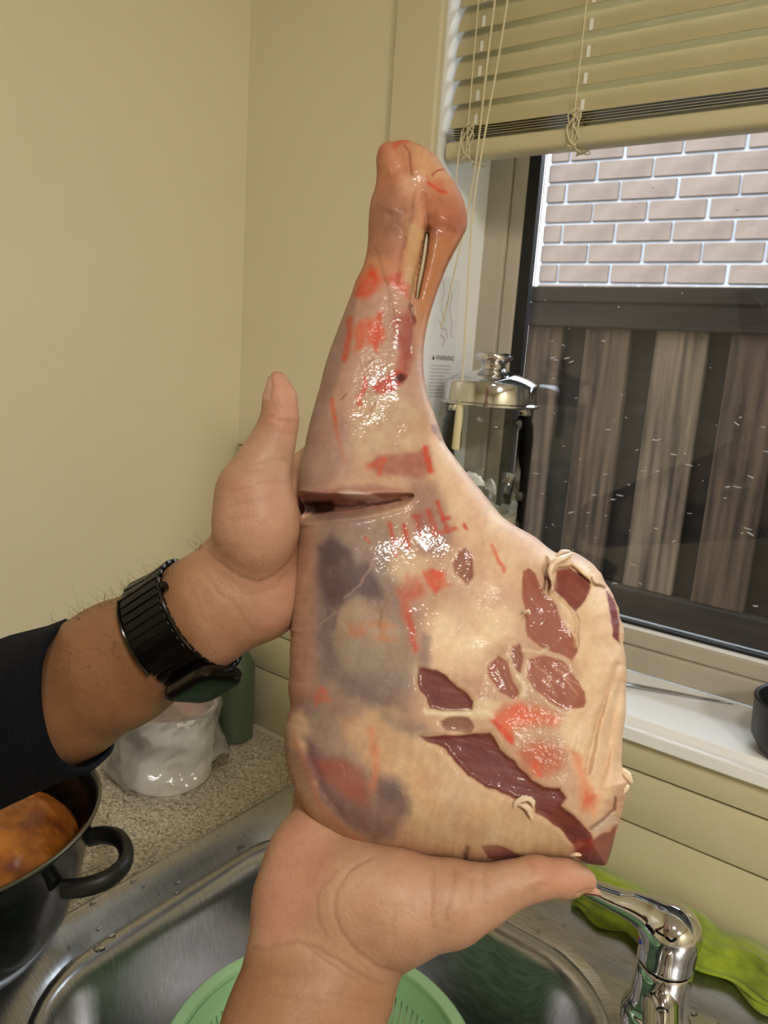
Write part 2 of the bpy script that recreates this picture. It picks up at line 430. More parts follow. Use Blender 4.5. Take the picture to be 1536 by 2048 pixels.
def round_cone(P, a, b, r1, r2):
    a = np.asarray(a, float); b = np.asarray(b, float)
    ba = b - a; l2 = ba @ ba + 1e-12; rr = r1 - r2; a2 = max(l2 - rr * rr, 1e-12); il2 = 1 / l2
    pa = P - a; y = pa @ ba; z = y - l2
    x2 = np.sum((pa * l2 - y[..., None] * ba) ** 2, -1)
    y2 = y * y * l2; z2 = z * z * l2
    k = np.sign(rr) * rr * rr * x2
    d = (np.sqrt(x2 * a2 * il2) + y * rr) * il2 - r1
    m1 = np.sign(z) * a2 * z2 > k; m2 = np.sign(y) * a2 * y2 < k
    d = np.where(m2, np.sqrt(x2 + y2) * il2 - r1, d)
    d = np.where(m1, np.sqrt(x2 + z2) * il2 - r2, d)
    return d
class SDF:
    def __init__(s, lo, hi, step):
        s.o = np.array(lo, float); s.step = step
        s.n = np.ceil((np.array(hi) - s.o) / step).astype(int) + 1
        s.vol = np.full(s.n, 1.0, np.float32)
        s.ax = [s.o[i] + step * np.arange(s.n[i]) for i in range(3)]
    def region(s, lo, hi):
        i0 = np.clip(np.floor((np.array(lo) - s.o) / s.step).astype(int), 0, s.n - 1)
        i1 = np.clip(np.ceil((np.array(hi) - s.o) / s.step).astype(int) + 1, 1, s.n)
        sl = tuple(slice(a, b) for a, b in zip(i0, i1))
        g = np.meshgrid(*[s.ax[i][sl[i]] for i in range(3)], indexing='ij')
        return sl, np.stack(g, -1)
    def add(s, d, sl, k, sub=False):
        v = s.vol[sl]
        if sub: d = -d; h = np.clip(.5 - .5 * (v - d) / k, 0, 1); s.vol[sl] = v * (1 - h) + d * h + k * h * (1 - h)
        else: h = np.clip(.5 + .5 * (v - d) / k, 0, 1); s.vol[sl] = v * (1 - h) + d * h - k * h * (1 - h)
    def cone(s, a, b, r1, r2, k=.006, sub=False, flat=1.0):
        """flat < 1 squeezes the third axis about the segment"""
        a = np.asarray(a, float); b = np.asarray(b, float); R = max(r1, r2) + 3 * k + .004
        sl, P = s.region(np.minimum(a, b) - R, np.maximum(a, b) + R)
        if P.size == 0: return
        if flat != 1.0:
            S = np.array([1, 1, 1 / flat])
            zc = (a[2] + b[2]) / 2; off = np.array([0, 0, zc])
            d = round_cone((P - off) * S + off, (a - off) * S + off, (b - off) * S + off, r1, r2) 
        else: d = round_cone(P, a, b, r1, r2)
        s.add(d, sl, k, sub)
    def ball(s, c, rad, k=.006, sub=False):
        c = np.asarray(c, float); rad = np.asarray(rad, float); R = rad.max() + 3 * k + .004
        sl, P = s.region(c - R, c + R)
        l = np.sqrt((((P - c) / rad) ** 2).sum(-1))
        g = np.sqrt((((P - c) / rad ** 2) ** 2).sum(-1)) + 1e-9
        d = l * (l - 1) / g
        d = np.where(l < 1e-3, -rad.min(), d)
        s.add(d, sl, k, sub)
    def mesh(s): return surface_nets(s.vol, s.o, s.step)
def np_mesh(name, V, F):
    me = bpy.data.meshes.new(name)
    V = np.ascontiguousarray(V, np.float32); F = np.ascontiguousarray(F, np.int32)
    me.vertices.add(len(V)); me.vertices.foreach_set('co', V.ravel())
    n = F.shape[1]
    me.loops.add(F.size); me.loops.foreach_set('vertex_index', F.ravel())
    me.polygons.add(len(F)); me.polygons.foreach_set('loop_start', np.arange(0, F.size, n, dtype=np.int32))
    try: me.polygons.foreach_set('loop_total', np.full(len(F), n, np.int32))
    except Exception: pass
    me.update(calc_edges=True); me.validate()
    return me
def vnormals(V, F):
    a, b, c, d = (V[F[:, i]] for i in range(4))
    n = np.cross(c - a, d - b); N = np.zeros_like(V)
    for i in range(4):
        for q in range(3): N[:, q] += np.bincount(F[:, i], n[:, q], len(V))
    return N / (np.linalg.norm(N, axis=1, keepdims=True) + 1e-12)
def laplace(V, F, it=1, lam=.5):
    E = np.concatenate([F[:, [0, 1]], F[:, [1, 2]], F[:, [2, 3]], F[:, [3, 0]]])
    E = np.concatenate([E, E[:, ::-1]]); cnt = np.bincount(E[:, 0], minlength=len(V))[:, None]
    for _ in range(it):
        S = np.stack([np.bincount(E[:, 0], V[E[:, 1], q], len(V)) for q in range(3)], 1) / np.maximum(cnt, 1)
        V = V + lam * (S - V)
    return V
def subdiv(V, F):
    """one linear quad subdivision"""
    n = len(V); E = np.concatenate([F[:, [0, 1]], F[:, [1, 2]], F[:, [2, 3]], F[:, [3, 0]]])
    Es = np.sort(E, 1); key = Es[:, 0].astype(np.int64) * n + Es[:, 1]
    u, inv = np.unique(key, return_inverse=True); a, b = u // n, u % n
    mid = (V[a] + V[b]) / 2; cen = V[F].mean(1); m = len(F)
    e = [n + inv[i * m:(i + 1) * m] for i in range(4)]; c = n + len(u) + np.arange(m)
    Q = [np.stack([F[:, i], e[i], c, e[(i + 3) % 4]], 1) for i in range(4)]
    return np.concatenate([V, mid, cen]), np.concatenate(Q)
# ------------------------------------------------------------------ numpy noise / painting in the photo's pixel frame
def _hash(ix, iy, seed):
    h = (ix.astype(np.int64) * 374761393 + iy.astype(np.int64) * 668265263 + seed * 974711) & 0x7fffffff
    h = ((h ^ (h >> 13)) * 1274126177) & 0x7fffffff
    return ((h ^ (h >> 16)) & 0xffff) / 65535.0
def vnoise(x, y, s, seed=0, oct=3):
    out = 0; amp = 1; tot = 0; s = float(s)
    for o in range(oct):
        u, v = x / s, y / s; i, j = np.floor(u), np.floor(v); fu, fv = u - i, v - j
        fu = fu * fu * (3 - 2 * fu); fv = fv * fv * (3 - 2 * fv)
        a = _hash(i, j, seed + o); b = _hash(i + 1, j, seed + o); c = _hash(i, j + 1, seed + o); d = _hash(i + 1, j + 1, seed + o)
        out = out + amp * ((a * (1 - fu) + b * fu) * (1 - fv) + (c * (1 - fu) + d * fu) * fv); tot += amp
        amp *= .5; s *= .5
    return out / tot * 2 - 1
def seg_dist(x, y, pts, closed):
    best = np.full(x.shape, 1e9); tt = np.zeros(x.shape); n = len(pts); m = n if closed else n - 1
    for i in range(m):
        ax, ay = pts[i]; bx, by = pts[(i + 1) % n]; dx, dy = bx - ax, by - ay
        t = np.clip(((x - ax) * dx + (y - ay) * dy) / (dx * dx + dy * dy + 1e-9), 0, 1)
        d = np.hypot(x - ax - t * dx, y - ay - t * dy); q = d < best
        best = np.where(q, d, best); tt = np.where(q, (i + t) / max(m, 1), tt)
    return best, tt
def inside(x, y, pts):
    r = np.zeros(x.shape, bool); n = len(pts)
    for i in range(n):
        ax, ay = pts[i]; bx, by = pts[(i + 1) % n]
        if ay == by: continue
        c = ((ay > y) != (by > y)) & (x < (bx - ax) * (y - ay) / (by - ay) + ax); r ^= c
    return r
class Canvas:
    def __init__(s, x, y, base):
        s.x, s.y = x, y; s.c = np.tile(np.array(lin(base)), (len(x), 1)); s.z = np.zeros(len(x))
    def mask(s, pts, feather=8, wob=4, ws=18, closed=True, width=0, seed=0, taper=0):
        p = np.array(pts, float); pad = feather * 2 + wob * 2 + width + 4
        sel = np.where((s.x > p[:, 0].min() - pad) & (s.x < p[:, 0].max() + pad) & (s.y > p[:, 1].min() - pad) & (s.y < p[:, 1].max() + pad))[0]
        x, y = s.x[sel], s.y[sel]
        if wob: 
            x, y = x + wob * vnoise(x, y, ws, seed + 3), y + wob * vnoise(x, y, ws, seed + 57)
        d, t = seg_dist(x, y, pts, closed)
        if closed: sd = np.where(inside(x, y, pts), d, -d)
        else:
            w = width * (1 - taper * np.abs(2 * t - 1)) if taper else width
            sd = w - d
        return sel, np.clip(.5 + sd / max(feather, .01), 0, 1), sd
    def paint(s, pts, col, a=1.0, feather=8, wob=4, ws=18, seed=0, mott=0.0, ms=10, closed=True, width=0, dz=0.0, taper=0, stretch=None):
        sel, m, sd = s.mask(pts, feather, wob, ws, closed, width, seed, taper); m = m * m * (3 - 2 * m)
        mm = m * a
        if mott:
            xx, yy = s.x[sel], s.y[sel]
            if stretch is not None:
                ca, sa = math.cos(stretch[0]), math.sin(stretch[0]); xx, yy = (xx * ca + yy * sa) / stretch[1], -xx * sa + yy * ca
            mm = mm * np.clip(1 - mott * (vnoise(xx, yy, ms, seed + 9) * .9 + .3), 0, 1)
        s.c[sel] = s.c[sel] * (1 - mm[:, None]) + np.array(lin(col)) * mm[:, None]
        if dz: s.z[sel] += dz * m
        return sel, m
    def line(s, pts, col, width=3, a=1.0, feather=4, **k): return s.paint(pts, col, a, feather, closed=False, width=width, **k)
    def relief(s, pts, dz, feather=8, wob=2, ws=18, closed=True, width=0, seed=0, taper=0):
        sel, m, sd = s.mask(pts, feather, wob, ws, closed, width, seed, taper); s.z[sel] += dz * m * m * (3 - 2 * m)

# ================================================================== THE LEG OF LAMB
def leg_depth(y): return .452 - .05 * (np.asarray(y, float) - 1024) / 700.0
def A_(*pts): return [(560 + x / 3.072, 250 + y / 3.072) for x, y in pts]
def B_(*pts): return [(560 + x / 2.1333, 850 + y / 2.1333) for x, y in pts]
def C_(*pts): return [(560 + x / 2.1333, 1250 + y / 2.1333) for x, y in pts]
OUT = A_((610, 130), (640, 105), (672, 98), (700, 104), (730, 94), (765, 90), (800, 95), (840, 108), (900, 140), (960, 190), (1010, 260), (1060, 330), (1100, 400),
         (1135, 480), (1152, 570), (1147, 640), (1115, 700), (1072, 780), (1030, 860), (990, 960), (950, 1070), (920, 1170), (895, 1280),
         (880, 1390), (880, 1500), (893, 1600), (920, 1700), (955, 1790), (978, 1860), (990, 1890), (1010, 1950))
OUT += [(893, 893), (912, 918), (935, 948), (960, 978), (985, 1010), (1003, 1032), (1022, 1047), (1050, 1062), (1075, 1077), (1095, 1095), (1116, 1108), (1128, 1102),
        (1142, 1101), (1160, 1110), (1182, 1124), (1203, 1148), (1212, 1168), (1226, 1188), (1236, 1212), (1241, 1238), (1249, 1262), (1247, 1290), (1252, 1320),
        (1254, 1350), (1251, 1385), (1253, 1410), (1249, 1440), (1245, 1480), (1243, 1520), (1247, 1548), (1262, 1562), (1255, 1585), (1250, 1600), (1244, 1622),
        (1238, 1645), (1230, 1675), (1222, 1705), (1213, 1732), (1190, 1729), (1160, 1725), (1120, 1722), (1080, 1720), (1040, 1722), (1000, 1726), (975, 1730),
        (940, 1726), (925, 1722), (890, 1720), (850, 1716), (800, 1706), (750, 1698), (700, 1684), (660, 1664), (625, 1640), (603, 1612), (590, 1585),
        (577, 1550), (569, 1510), (568, 1470), (574, 1435), (582, 1415), (577, 1380), (579, 1330), (581, 1270), (584, 1210), (588, 1150), (593, 1090), (597, 1040),
        (604, 1030), (612, 1018), (603, 1004), (596, 990), (597, 950), (603, 915)]
OUT += A_((150, 1997), (165, 1900), (190, 1800), (215, 1710), (245, 1610), (270, 1500), (300, 1400), (330, 1320), (360, 1240), (395, 1150), (430, 1060),
          (460, 970), (500, 890), (528, 810), (540, 720), (543, 620), (548, 540), (555, 470), (580, 400), (592, 350), (596, 290), (588, 230), (595, 180))
HOLE = A_((903, 655), (907, 700), (897, 790), (880, 890), (860, 985), (846, 1065), (838, 1060), (850, 950), (872, 840), (890, 720))
def rag(p, amp, step=5, seed=3):
    """resample an outline and roughen it"""
    p = np.array(p + [p[0]], float); o = []
    for a, b in zip(p[:-1], p[1:]):
        n = max(1, int(np.hypot(*(b - a)) / step))
        for k in range(n): o.append(a + (b - a) * k / n)
    o = np.array(o)
    for _ in range(2): o = .5 * o + .25 * (np.roll(o, 1, 0) + np.roll(o, -1, 0))
    low = np.clip((o[:, 1] - 1050) / 100, .25, 1) * amp
    o[:, 0] += low * vnoise(o[:, 0], o[:, 1], 14, seed); o[:, 1] += low * vnoise(o[:, 0], o[:, 1], 14, seed + 40)
    return [tuple(q) for q in o]
def build_leg():
    g = 2.3
    xs = np.arange(560, 1275, g); ys = np.arange(272, 1742, g)
    X, Y = np.meshgrid(xs, ys); x = X.ravel(); y = Y.ravel()
    out = rag(OUT, 2.2)
    ins = inside(x, y, out); ih = inside(x, y, HOLE); keep = ins & ~ih
    nx, ny = len(xs), len(ys); K = keep.reshape(ny, nx)
    cell = K[:-1, :-1] & K[1:, :-1] & K[:-1, 1:] & K[1:, 1:]
    # drop vertices that no cell uses
    use = np.zeros((ny, nx), bool); cnt = np.zeros((ny, nx), int)
    for di in (0, 1):
        for dj in (0, 1): cnt[di:ny - 1 + di, dj:nx - 1 + dj] += cell
    use = cnt > 0; rim = use & (cnt < 4)
    idx = np.full((ny, nx), -1); idx[use] = np.arange(use.sum())
    px, py = X[use].copy(), Y[use].copy(); isrim = rim[use]
    # snap the rim to the traced outline
    def snap(qx, qy):
        bx, by, bd = qx.copy(), qy.copy(), np.full(qx.shape, 1e9)
        for ring in (out, HOLE):
            n = len(ring)
            for i in range(n):
                ax, ay = ring[i]; cx, cy = ring[(i + 1) % n]; dx, dy = cx - ax, cy - ay
                t = np.clip(((qx - ax) * dx + (qy - ay) * dy) / (dx * dx + dy * dy + 1e-9), 0, 1)
                sx, sy = ax + t * dx, ay + t * dy; d = np.hypot(qx - sx, qy - sy); m = d < bd
                bx[m], by[m], bd[m] = sx[m], sy[m], d[m]
        return bx, by
    px[isrim], py[isrim] = snap(px[isrim], py[isrim])
    d1 = np.zeros(len(px)); ch = 20000
    for s in range(0, len(px), ch):
        d1[s:s + ch] = seg_dist(px[s:s + ch], py[s:s + ch], out, True)[0]
    dh = seg_dist(px, py, HOLE, True)[0]
    cv = Canvas(px, py, (206, 168, 142)); wet = np.full(len(px), .07)
    def Wt(pts, v, fe=40):
        sel, m, sd = cv.mask(pts, fe, 8, 30); wet[sel] = np.maximum(wet[sel], .5 * v * m)
    # ---- base thickness
    t = np.clip((py - 800) / 380, 0, 1); t = t * t * (3 - 2 * t)
    R = 64 + 64 * t
    q = np.clip(d1 / R, 0, 1); prof = np.sqrt(np.clip(1 - (1 - q) ** 2, 0, 1))
    zf = prof * R * .00028 * (.95 - .1 * t)
    qh = np.clip(dh / 22, 0, 1); zf = zf * (.35 + .65 * np.sqrt(np.clip(1 - (1 - qh) ** 2, 0, 1)))
    zf[isrim] = 0
    edge = np.clip(d1 / 18, 0, 1) * np.clip(dh / 10, 0, 1)
    zf += edge * (.0020 * vnoise(px, py, 170, 1, 2) + .0004 * vnoise(px, py, 50, 5, 2) + .00006 * vnoise(px, py, 14, 9, 2))
    P, Lq, Rf = cv.paint, cv.line, cv.relief
    # ---- large soft tones
    P([(560, 260), (960, 260), (960, 540), (860, 720), (700, 560), (560, 540)], (210, 150, 118), .9, 60)                       # shank and hock: peach
    P(A_((560, 400), (720, 380), (820, 500), (790, 680), (720, 820), (560, 800), (540, 600)), (176, 132, 112), .75, 30, 8, mott=.5, ms=22)
    P(A_((880, 430), (1150, 430), (1150, 640), (1040, 760), (930, 720), (900, 560)), (196, 128, 100), .7, 30)
    P(A_((920, 700), (1110, 700), (960, 1050), (870, 1300), (820, 1200), (860, 1000)), (196, 138, 98), .8, 16)                   # outer tendon
    P(A_((960, 190), (820, 110), (830, 300), (920, 330), (1040, 330)), (222, 176, 138), .8, 20)
    P(A_((780, 600), (900, 640), (860, 900), (800, 1100), (760, 980), (780, 760)), (212, 176, 134), .8, 14)                     # inner tendon
    P([(690, 560), (820, 560), (850, 700), (850, 830), (700, 850), (615, 900), (650, 720)], (196, 160, 146), .7, 50, mott=.4, ms=40)
    P(A_((300, 1400), (470, 1020), (420, 1400), (260, 1800), (160, 1950), (200, 1750)), (160, 130, 120), .85, 24, mott=.3, ms=40)  # grey side of the shank
    P([(600, 900), (640, 800), (700, 840), (690, 930), (640, 990), (600, 980)], (178, 146, 134), .8, 30, mott=.4, ms=30)
    P([(700, 800), (800, 780), (850, 830), (840, 890), (760, 900), (690, 920)], (208, 180, 152), .8, 26, mott=.4, ms=26)
    P([(640, 985), (560, 1500), (640, 1600), (820, 1440), (840, 1300), (800, 1040)], (160, 136, 124), 1.0, 70, mott=.25, ms=60)    # grey membrane of the thigh
    P(B_((85, 400), (150, 410), (135, 700), (150, 1160), (20, 1250), (60, 700)), (196, 152, 134), .8, 38, 8, 50, mott=.35, ms=40)        # cut side
    P(B_((560, 240), (680, 250), (730, 330), (740, 470), (690, 560), (600, 560), (560, 420)), (166, 132, 122), .8, 30, mott=.4, ms=26)
    P(B_((630, 60), (700, 60), (800, 230), (900, 350), (960, 430), (1060, 480), (1200, 560), (1140, 640), (1040, 600), (1020, 760), (1020, 900), (900, 950),
         (870, 1060), (640, 1060), (610, 900), (690, 800), (770, 720), (850, 660), (840, 550), (750, 470), (700, 330)), (228, 194, 166), .95, 44, 8, 40)   # cream fat
    P(B_((640, 830), (760, 780), (880, 740), (1000, 800), (1000, 900), (880, 960), (700, 1040), (640, 960)), (238, 210, 178), .8, 44)
    P(B_((470, 540), (640, 560), (620, 660), (520, 680), (470, 640)), (224, 194, 164), .8, 30)
    P([(1090, 1110), (1200, 1130), (1250, 1260), (1255, 1550), (1190, 1640), (1120, 1460), (1160, 1350)], (230, 198, 168), .95, 30)      # right flank fat
    P(C_((640, 340), (880, 310), (960, 330), (900, 400), (700, 400), (640, 375)), (226, 200, 168), .9, 14)
    P(C_((360, 360), (480, 350), (640, 470), (740, 560), (820, 650), (900, 700), (1010, 740), (1090, 800), (1230, 900), (1230, 960), (1040, 985), (860, 940),
         (780, 1000), (560, 900), (540, 680), (400, 560)), (214, 182, 148), .9, 30, mott=.25, ms=60)                              # lower apron of fat
    P(C_((540, 580), (660, 600), (720, 700), (700, 850), (640, 800), (560, 690)), (216, 168, 126), .8, 40)
    P(C_((760, 760), (900, 780), (860, 900), (780, 890)), (214, 166, 126), .7, 30)
    P(C_((250, 400), (400, 380), (500, 480), (480, 600), (360, 590), (280, 500)), (206, 164, 128), .7, 40)
    P(C_((20, 400), (90, 360), (130, 450), (110, 560), (40, 520)), (214, 178, 148), .8, 22)
    # ---- bluish membranes
    pu = (126, 102, 100)
    P(B_((160, 520), (230, 470), (300, 545), (325, 600), (375, 585), (405, 640), (440, 690), (450, 735), (380, 745), (300, 735), (255, 775), (235, 850), (205, 820), (180, 720), (158, 640)), (112, 86, 86), .85, 24, 7, 30, mott=.35, ms=30)
    P(B_((180, 740), (260, 780), (240, 900), (260, 1060), (190, 1060), (165, 900)), (142, 120, 118), .7, 30)
    P(C_((190, 60), (250, 120), (330, 200), (420, 280), (460, 330), (400, 330), (300, 300), (220, 200)), pu, .75, 34, 6, mott=.3, ms=30)
    P(C_((380, 340), (480, 380), (600, 420), (660, 460), (560, 480), (460, 420)), (146, 122, 120), .7, 26, 6, mott=.4, ms=24)
    P(C_((90, 560), (130, 530), (330, 600), (450, 650), (545, 690), (560, 800), (480, 910), (400, 930), (250, 840), (180, 750), (140, 660)), (138, 112, 106), .85, 34, 6, mott=.3, ms=30)
    P(C_((400, 640), (500, 660), (540, 740), (470, 780), (400, 720)), (114, 90, 90), .5, 30, 6)
    P(C_((120, 480), (180, 560), (150, 640), (110, 600)), (140, 112, 112), .6, 20)
    P(C_((130, 560), (280, 575), (340, 620), (385, 720), (370, 760), (300, 752), (230, 690), (165, 665)), (176, 104, 92), .8, 28, 5, mott=.3, ms=26)
    P(B_((600, 880), (640, 900), (640, 1060), (590, 1030)), (140, 112, 112), .6, 16)
    P(B_((240, 800), (330, 740), (420, 780), (500, 840), (560, 960), (560, 1060), (260, 1060), (230, 900)), (196, 172, 146), .6, 40, mott=.3, ms=40)
    # ---- reddened places and ink
    red = (206, 74, 52)
    P(A_((455, 1040), (500, 930), (560, 870), (600, 890), (625, 960), (590, 1030), (520, 1070)), (222, 92, 58), .85, 20, 6, mott=.45, ms=14)
    P(A_((640, 940), (700, 905), (745, 910), (790, 990), (790, 1070), (740, 1020), (680, 990)), (212, 86, 62), .8, 18, 6, mott=.45, ms=14)
    P(A_((450, 1230), (520, 1200), (620, 1160), (640, 1300), (610, 1370), (520, 1350), (460, 1390)), (220, 98, 50), .85, 16, 7, 12, mott=.7, ms=10, stretch=(1.35, 3))
    Lq(A_((430, 1200), (420, 1310), (395, 1440)), (204, 96, 66), 6, .8, 8, mott=.4, ms=8)
    Lq(A_((610, 1160), (600, 1230), (590, 1380)), (214, 92, 58), 5, .7, 8, mott=.4, ms=8)
    P(A_((690, 1170), (790, 1140), (825, 1200), (820, 1300), (810, 1420), (760, 1440), (700, 1300)), (176, 80, 78), .8, 20, 5, mott=.35, ms=14)
    P(A_((720, 1420), (800, 1400), (800, 1520), (700, 1540)), (190, 100, 88), .7, 20)
    P(A_((560, 1590), (640, 1560), (710, 1500), (780, 1535), (740, 1600), (680, 1640), (590, 1650)), (208, 72, 52), .9, 10, 5, 10, mott=.3, ms=8)
    P(A_((690, 1560), (740, 1520), (790, 1545), (760, 1590)), (72, 30, 36), .85, 9)
    Lq(A_((525, 1555), (520, 1620), (480, 1670), (495, 1720)), (212, 88, 56), 5, .85, 6, mott=.4, ms=6)
    Lq(A_((320, 1690), (335, 1790), (350, 1880), (380, 1990)), (212, 108, 70), 4.5, .75, 6, mott=.4, ms=8)
    Lq(A_((380, 1990), (400, 2060)), (212, 120, 80), 3, .6, 6)
    P(B_((370, 170), (420, 130), (530, 120), (640, 95), (655, 190), (600, 230), (500, 215), (410, 205)), (170, 94, 84), .75, 16, 5, mott=.35, ms=16)
    Lq(B_((380, 180), (440, 150), (420, 210)), (214, 100, 62), 6, .7, 10, mott=.5, ms=8)
    Lq(B_((620, 95), (632, 150), (642, 200)), (214, 84, 58), 5, .8, 7, mott=.3, ms=8)
    for st in (((468, 425), (482, 480), (497, 552)), ((484, 495), (540, 490)), ((530, 430), (548, 530)), ((585, 400), (600, 470)), ((570, 390), (590, 385)),
               ((630, 365), (652, 420), (664, 466)), ((655, 462), (690, 456)), ((672, 330), (695, 395), (716, 452)), ((700, 400), (716, 396)), ((712, 452), (745, 440))):
        Lq(B_(*st), (204, 70, 40), 4.5, .85, 9, wob=3, ws=10, mott=.55, ms=9, seed=int(st[0][0]))
    P(B_((570, 370), (650, 360), (660, 440), (590, 460)), (176, 92, 84), .4, 20)
    Lq(B_((785, 425), (790, 440)), (214, 92, 66), 4, .8, 5)
    Lq(B_((360, 480), (380, 500)), (196, 84, 70), 3, .7, 5)
    Lq(B_((900, 515), (925, 560), (955, 620)), (222, 104, 76), 3.5, .8, 7, mott=.4, ms=8)
    P(B_((610, 625), (650, 610), (700, 625), (730, 685), (690, 700), (660, 722), (638, 690)), (222, 82, 34), .9, 12, 5, 14, mott=.35, ms=16)
    P(B_((500, 700), (540, 640), (610, 650), (620, 720), (560, 760), (562, 830), (590, 960), (568, 972), (545, 890), (515, 800)), (208, 110, 80), .8, 22, 6, mott=.4, ms=24)
    Lq(B_((548, 800), (560, 880), (578, 960)), (206, 84, 66), 4, .7, 6, mott=.5, ms=6)
    for st in (((305, 860), (320, 900)), ((350, 850), (345, 890)), ((390, 850), (480, 860)), ((400, 905), (490, 910)), ((440, 850), (440, 910)), ((300, 890), (360, 885))):
        Lq(B_(*st), (206, 130, 92), 7, .45, 14, seed=int(st[0][0]))
    P(C_((140, 310), (170, 255), (200, 270), (215, 330), (180, 320), (150, 350)), (206, 116, 96), .75, 12, 5, mott=.3, ms=12)
    Lq(C_((390, 450), (405, 540), (410, 620), (395, 690)), (214, 128, 94), 8, .6, 16, mott=.4, ms=16)
    P(C_((895, 392), (950, 345), (1030, 330), (1110, 350), (1185, 395), (1180, 425), (1080, 430), (1010, 450), (985, 492), (950, 455)), (222, 104, 56), .85, 28, 6, mott=.35, ms=34)
    Lq(C_((905, 395), (940, 440), (985, 490)), (222, 82, 50), 7, .85, 10, mott=.3, ms=9)
    Lq(C_((1010, 340), (1040, 400)), (224, 110, 78), 9, .5, 16)
    P(C_((1000, 545), (1050, 505), (1120, 495), (1205, 545), (1205, 610), (1150, 650), (1085, 640), (1035, 590)), (200, 98, 54), .8, 30, 6, mott=.3, ms=36)
    Lq(C_((1090, 590), (1100, 640)), (224, 108, 62), 7, .7, 14)
    P(C_((1230, 525), (1290, 560), (1300, 650), (1365, 745), (1345, 815), (1285, 780), (1280, 660)), (222, 136, 100), .75, 24, 5, mott=.4, ms=16)
    P(C_((1300, 715), (1345, 730), (1330, 770), (1295, 760)), (216, 108, 84), .7, 16)
    # ---- bare muscle, lying lower than the fat around it
    def muscle(pts, col, depth, ang=0.0, a=.96, fe=8, wob=6, ws=15, seed=0, fib=.3):
        fib *= .4; sel, m = P(pts, col, a, fe * .5, 4.5, 26, seed)
        Rf(pts, -depth * .42, 18, 4.5, 26, seed=seed)
        ca, sa = math.cos(ang), math.sin(ang); u = px[sel] * ca + py[sel] * sa; v = -px[sel] * sa + py[sel] * ca
        f = vnoise(u / 8, v, 9, seed + 70, 2)
        cv.c[sel] *= 1 + np.outer(f * m, [.8 * fib, 1.2 * fib, 1.2 * fib]); cv.z[sel] += .00010 * f * m
        sel2, m2, sd = cv.mask(pts, fe, 4.5, 26, True, 0, seed); wet[sel2] = np.maximum(wet[sel2], .2 * m2)
        lip = np.exp(-((sd + 7) / 6) ** 2) * (.45 + .55 * vnoise(px[sel2], py[sel2], 24, seed + 31, 2)); cv.c[sel2] = cv.c[sel2] * (1 - .28 * lip[:, None]) + np.array(lin((236, 212, 186))) * .28 * lip[:, None]
    mu = (170, 102, 84); md = (130, 62, 56)
    muscle(B_((740, 585), (770, 535), (800, 525), (818, 580), (822, 650), (800, 680), (770, 650), (748, 615)), (166, 110, 88), .0016, 1.3, fe=5, seed=1)
    muscle(B_((1035, 625), (1060, 610), (1090, 640), (1135, 730), (1180, 770), (1205, 840), (1258, 920), (1268, 960), (1245, 1000), (1190, 975), (1110, 950), (1060, 900), (1045, 800), (1035, 720)), mu, .0014, 1.0, seed=2, fib=.2)
    muscle(B_((1178, 622), (1230, 605), (1320, 660), (1328, 690), (1300, 740), (1266, 798), (1205, 745), (1168, 705)), (146, 78, 70), .0042, .7, seed=3, wob=3)
    muscle(B_((1136, 640), (1156, 632), (1152, 690), (1138, 712)), (96, 40, 42), .0035, 1.2, seed=4, wob=2)
    muscle(B_((1390, 705), (1430, 760), (1452, 850), (1446, 935), (1420, 905), (1405, 800)), (140, 74, 76), .0015, 1.3, seed=5, wob=2)
    muscle(C_((588, 180), (640, 182), (700, 212), (750, 262), (800, 292), (832, 322), (818, 376), (720, 376), (642, 354), (632, 320), (600, 280), (588, 230)), md, .0022, .15, seed=6, fib=.5, ws=9)
    muscle(C_((682, 422), (720, 386), (800, 386), (826, 430), (815, 456), (700, 456)), (148, 100, 82), .0012, .1, seed=7, a=.85)
    muscle(C_((590, 476), (680, 474), (800, 464), (900, 460), (915, 480), (940, 530), (1010, 582), (1070, 655), (1130, 692), (1190, 690), (1225, 740), (1196, 772), (1260, 822),
              (1330, 890), (1330, 930), (1250, 930), (1200, 872), (1130, 832), (1088, 800), (1078, 758), (1000, 738), (900, 698), (800, 640), (742, 572), (705, 530), (640, 500)), (130, 64, 58), .0034, .28, seed=8, wob=5, fib=.4)
    muscle(C_((880, 182), (930, 134), (968, 150), (1000, 240), (1030, 290), (990, 318), (940, 290), (900, 232)), (170, 106, 88), .0013, 1.1, seed=9, fib=.2)
    muscle(C_((985, 92), (1020, 78), (1036, 140), (1020, 212), (1000, 180), (984, 130)), (162, 104, 88), .001, 1.3, seed=10, fib=.2)
    muscle(C_((1058, 152), (1130, 130), (1200, 150), (1260, 220), (1305, 290), (1295, 350), (1220, 368), (1150, 330), (1090, 280), (1054, 220)), (174, 108, 90), .0014, .8, seed=11, fib=.2)
    muscle(C_((865, 940), (920, 934), (980, 962), (1040, 990), (960, 1012), (885, 1000)), (154, 98, 90), .0014, .3, seed=12)
    muscle(C_((1330, 920), (1440, 850), (1412, 990), (1382, 1032), (1290, 1012), (1236, 978)), (148, 88, 80), .0012, 1.7, seed=13)
    P(C_((1250, 930), (1330, 900), (1340, 960), (1260, 980)), (158, 60, 52), .8, 10)
    # pale streaks across the muscles
    for a, b in (((1070, 110), (1100, 175)), ((1160, 170), (1290, 270)), ((1190, 160), (1300, 250)), ((1085, 160), (1180, 250)), ((1200, 200), (1270, 300)), ((980, 170), (1010, 230)), ((1120, 190), (1180, 300))):
        Lq(C_(a, b), (216, 176, 152), 1.4, .6, 3.5, taper=.6)
    Lq(C_((1035, 110), (1100, 120), (1140, 95)), (226, 200, 172), 3, .7, 7, dz=.0003)
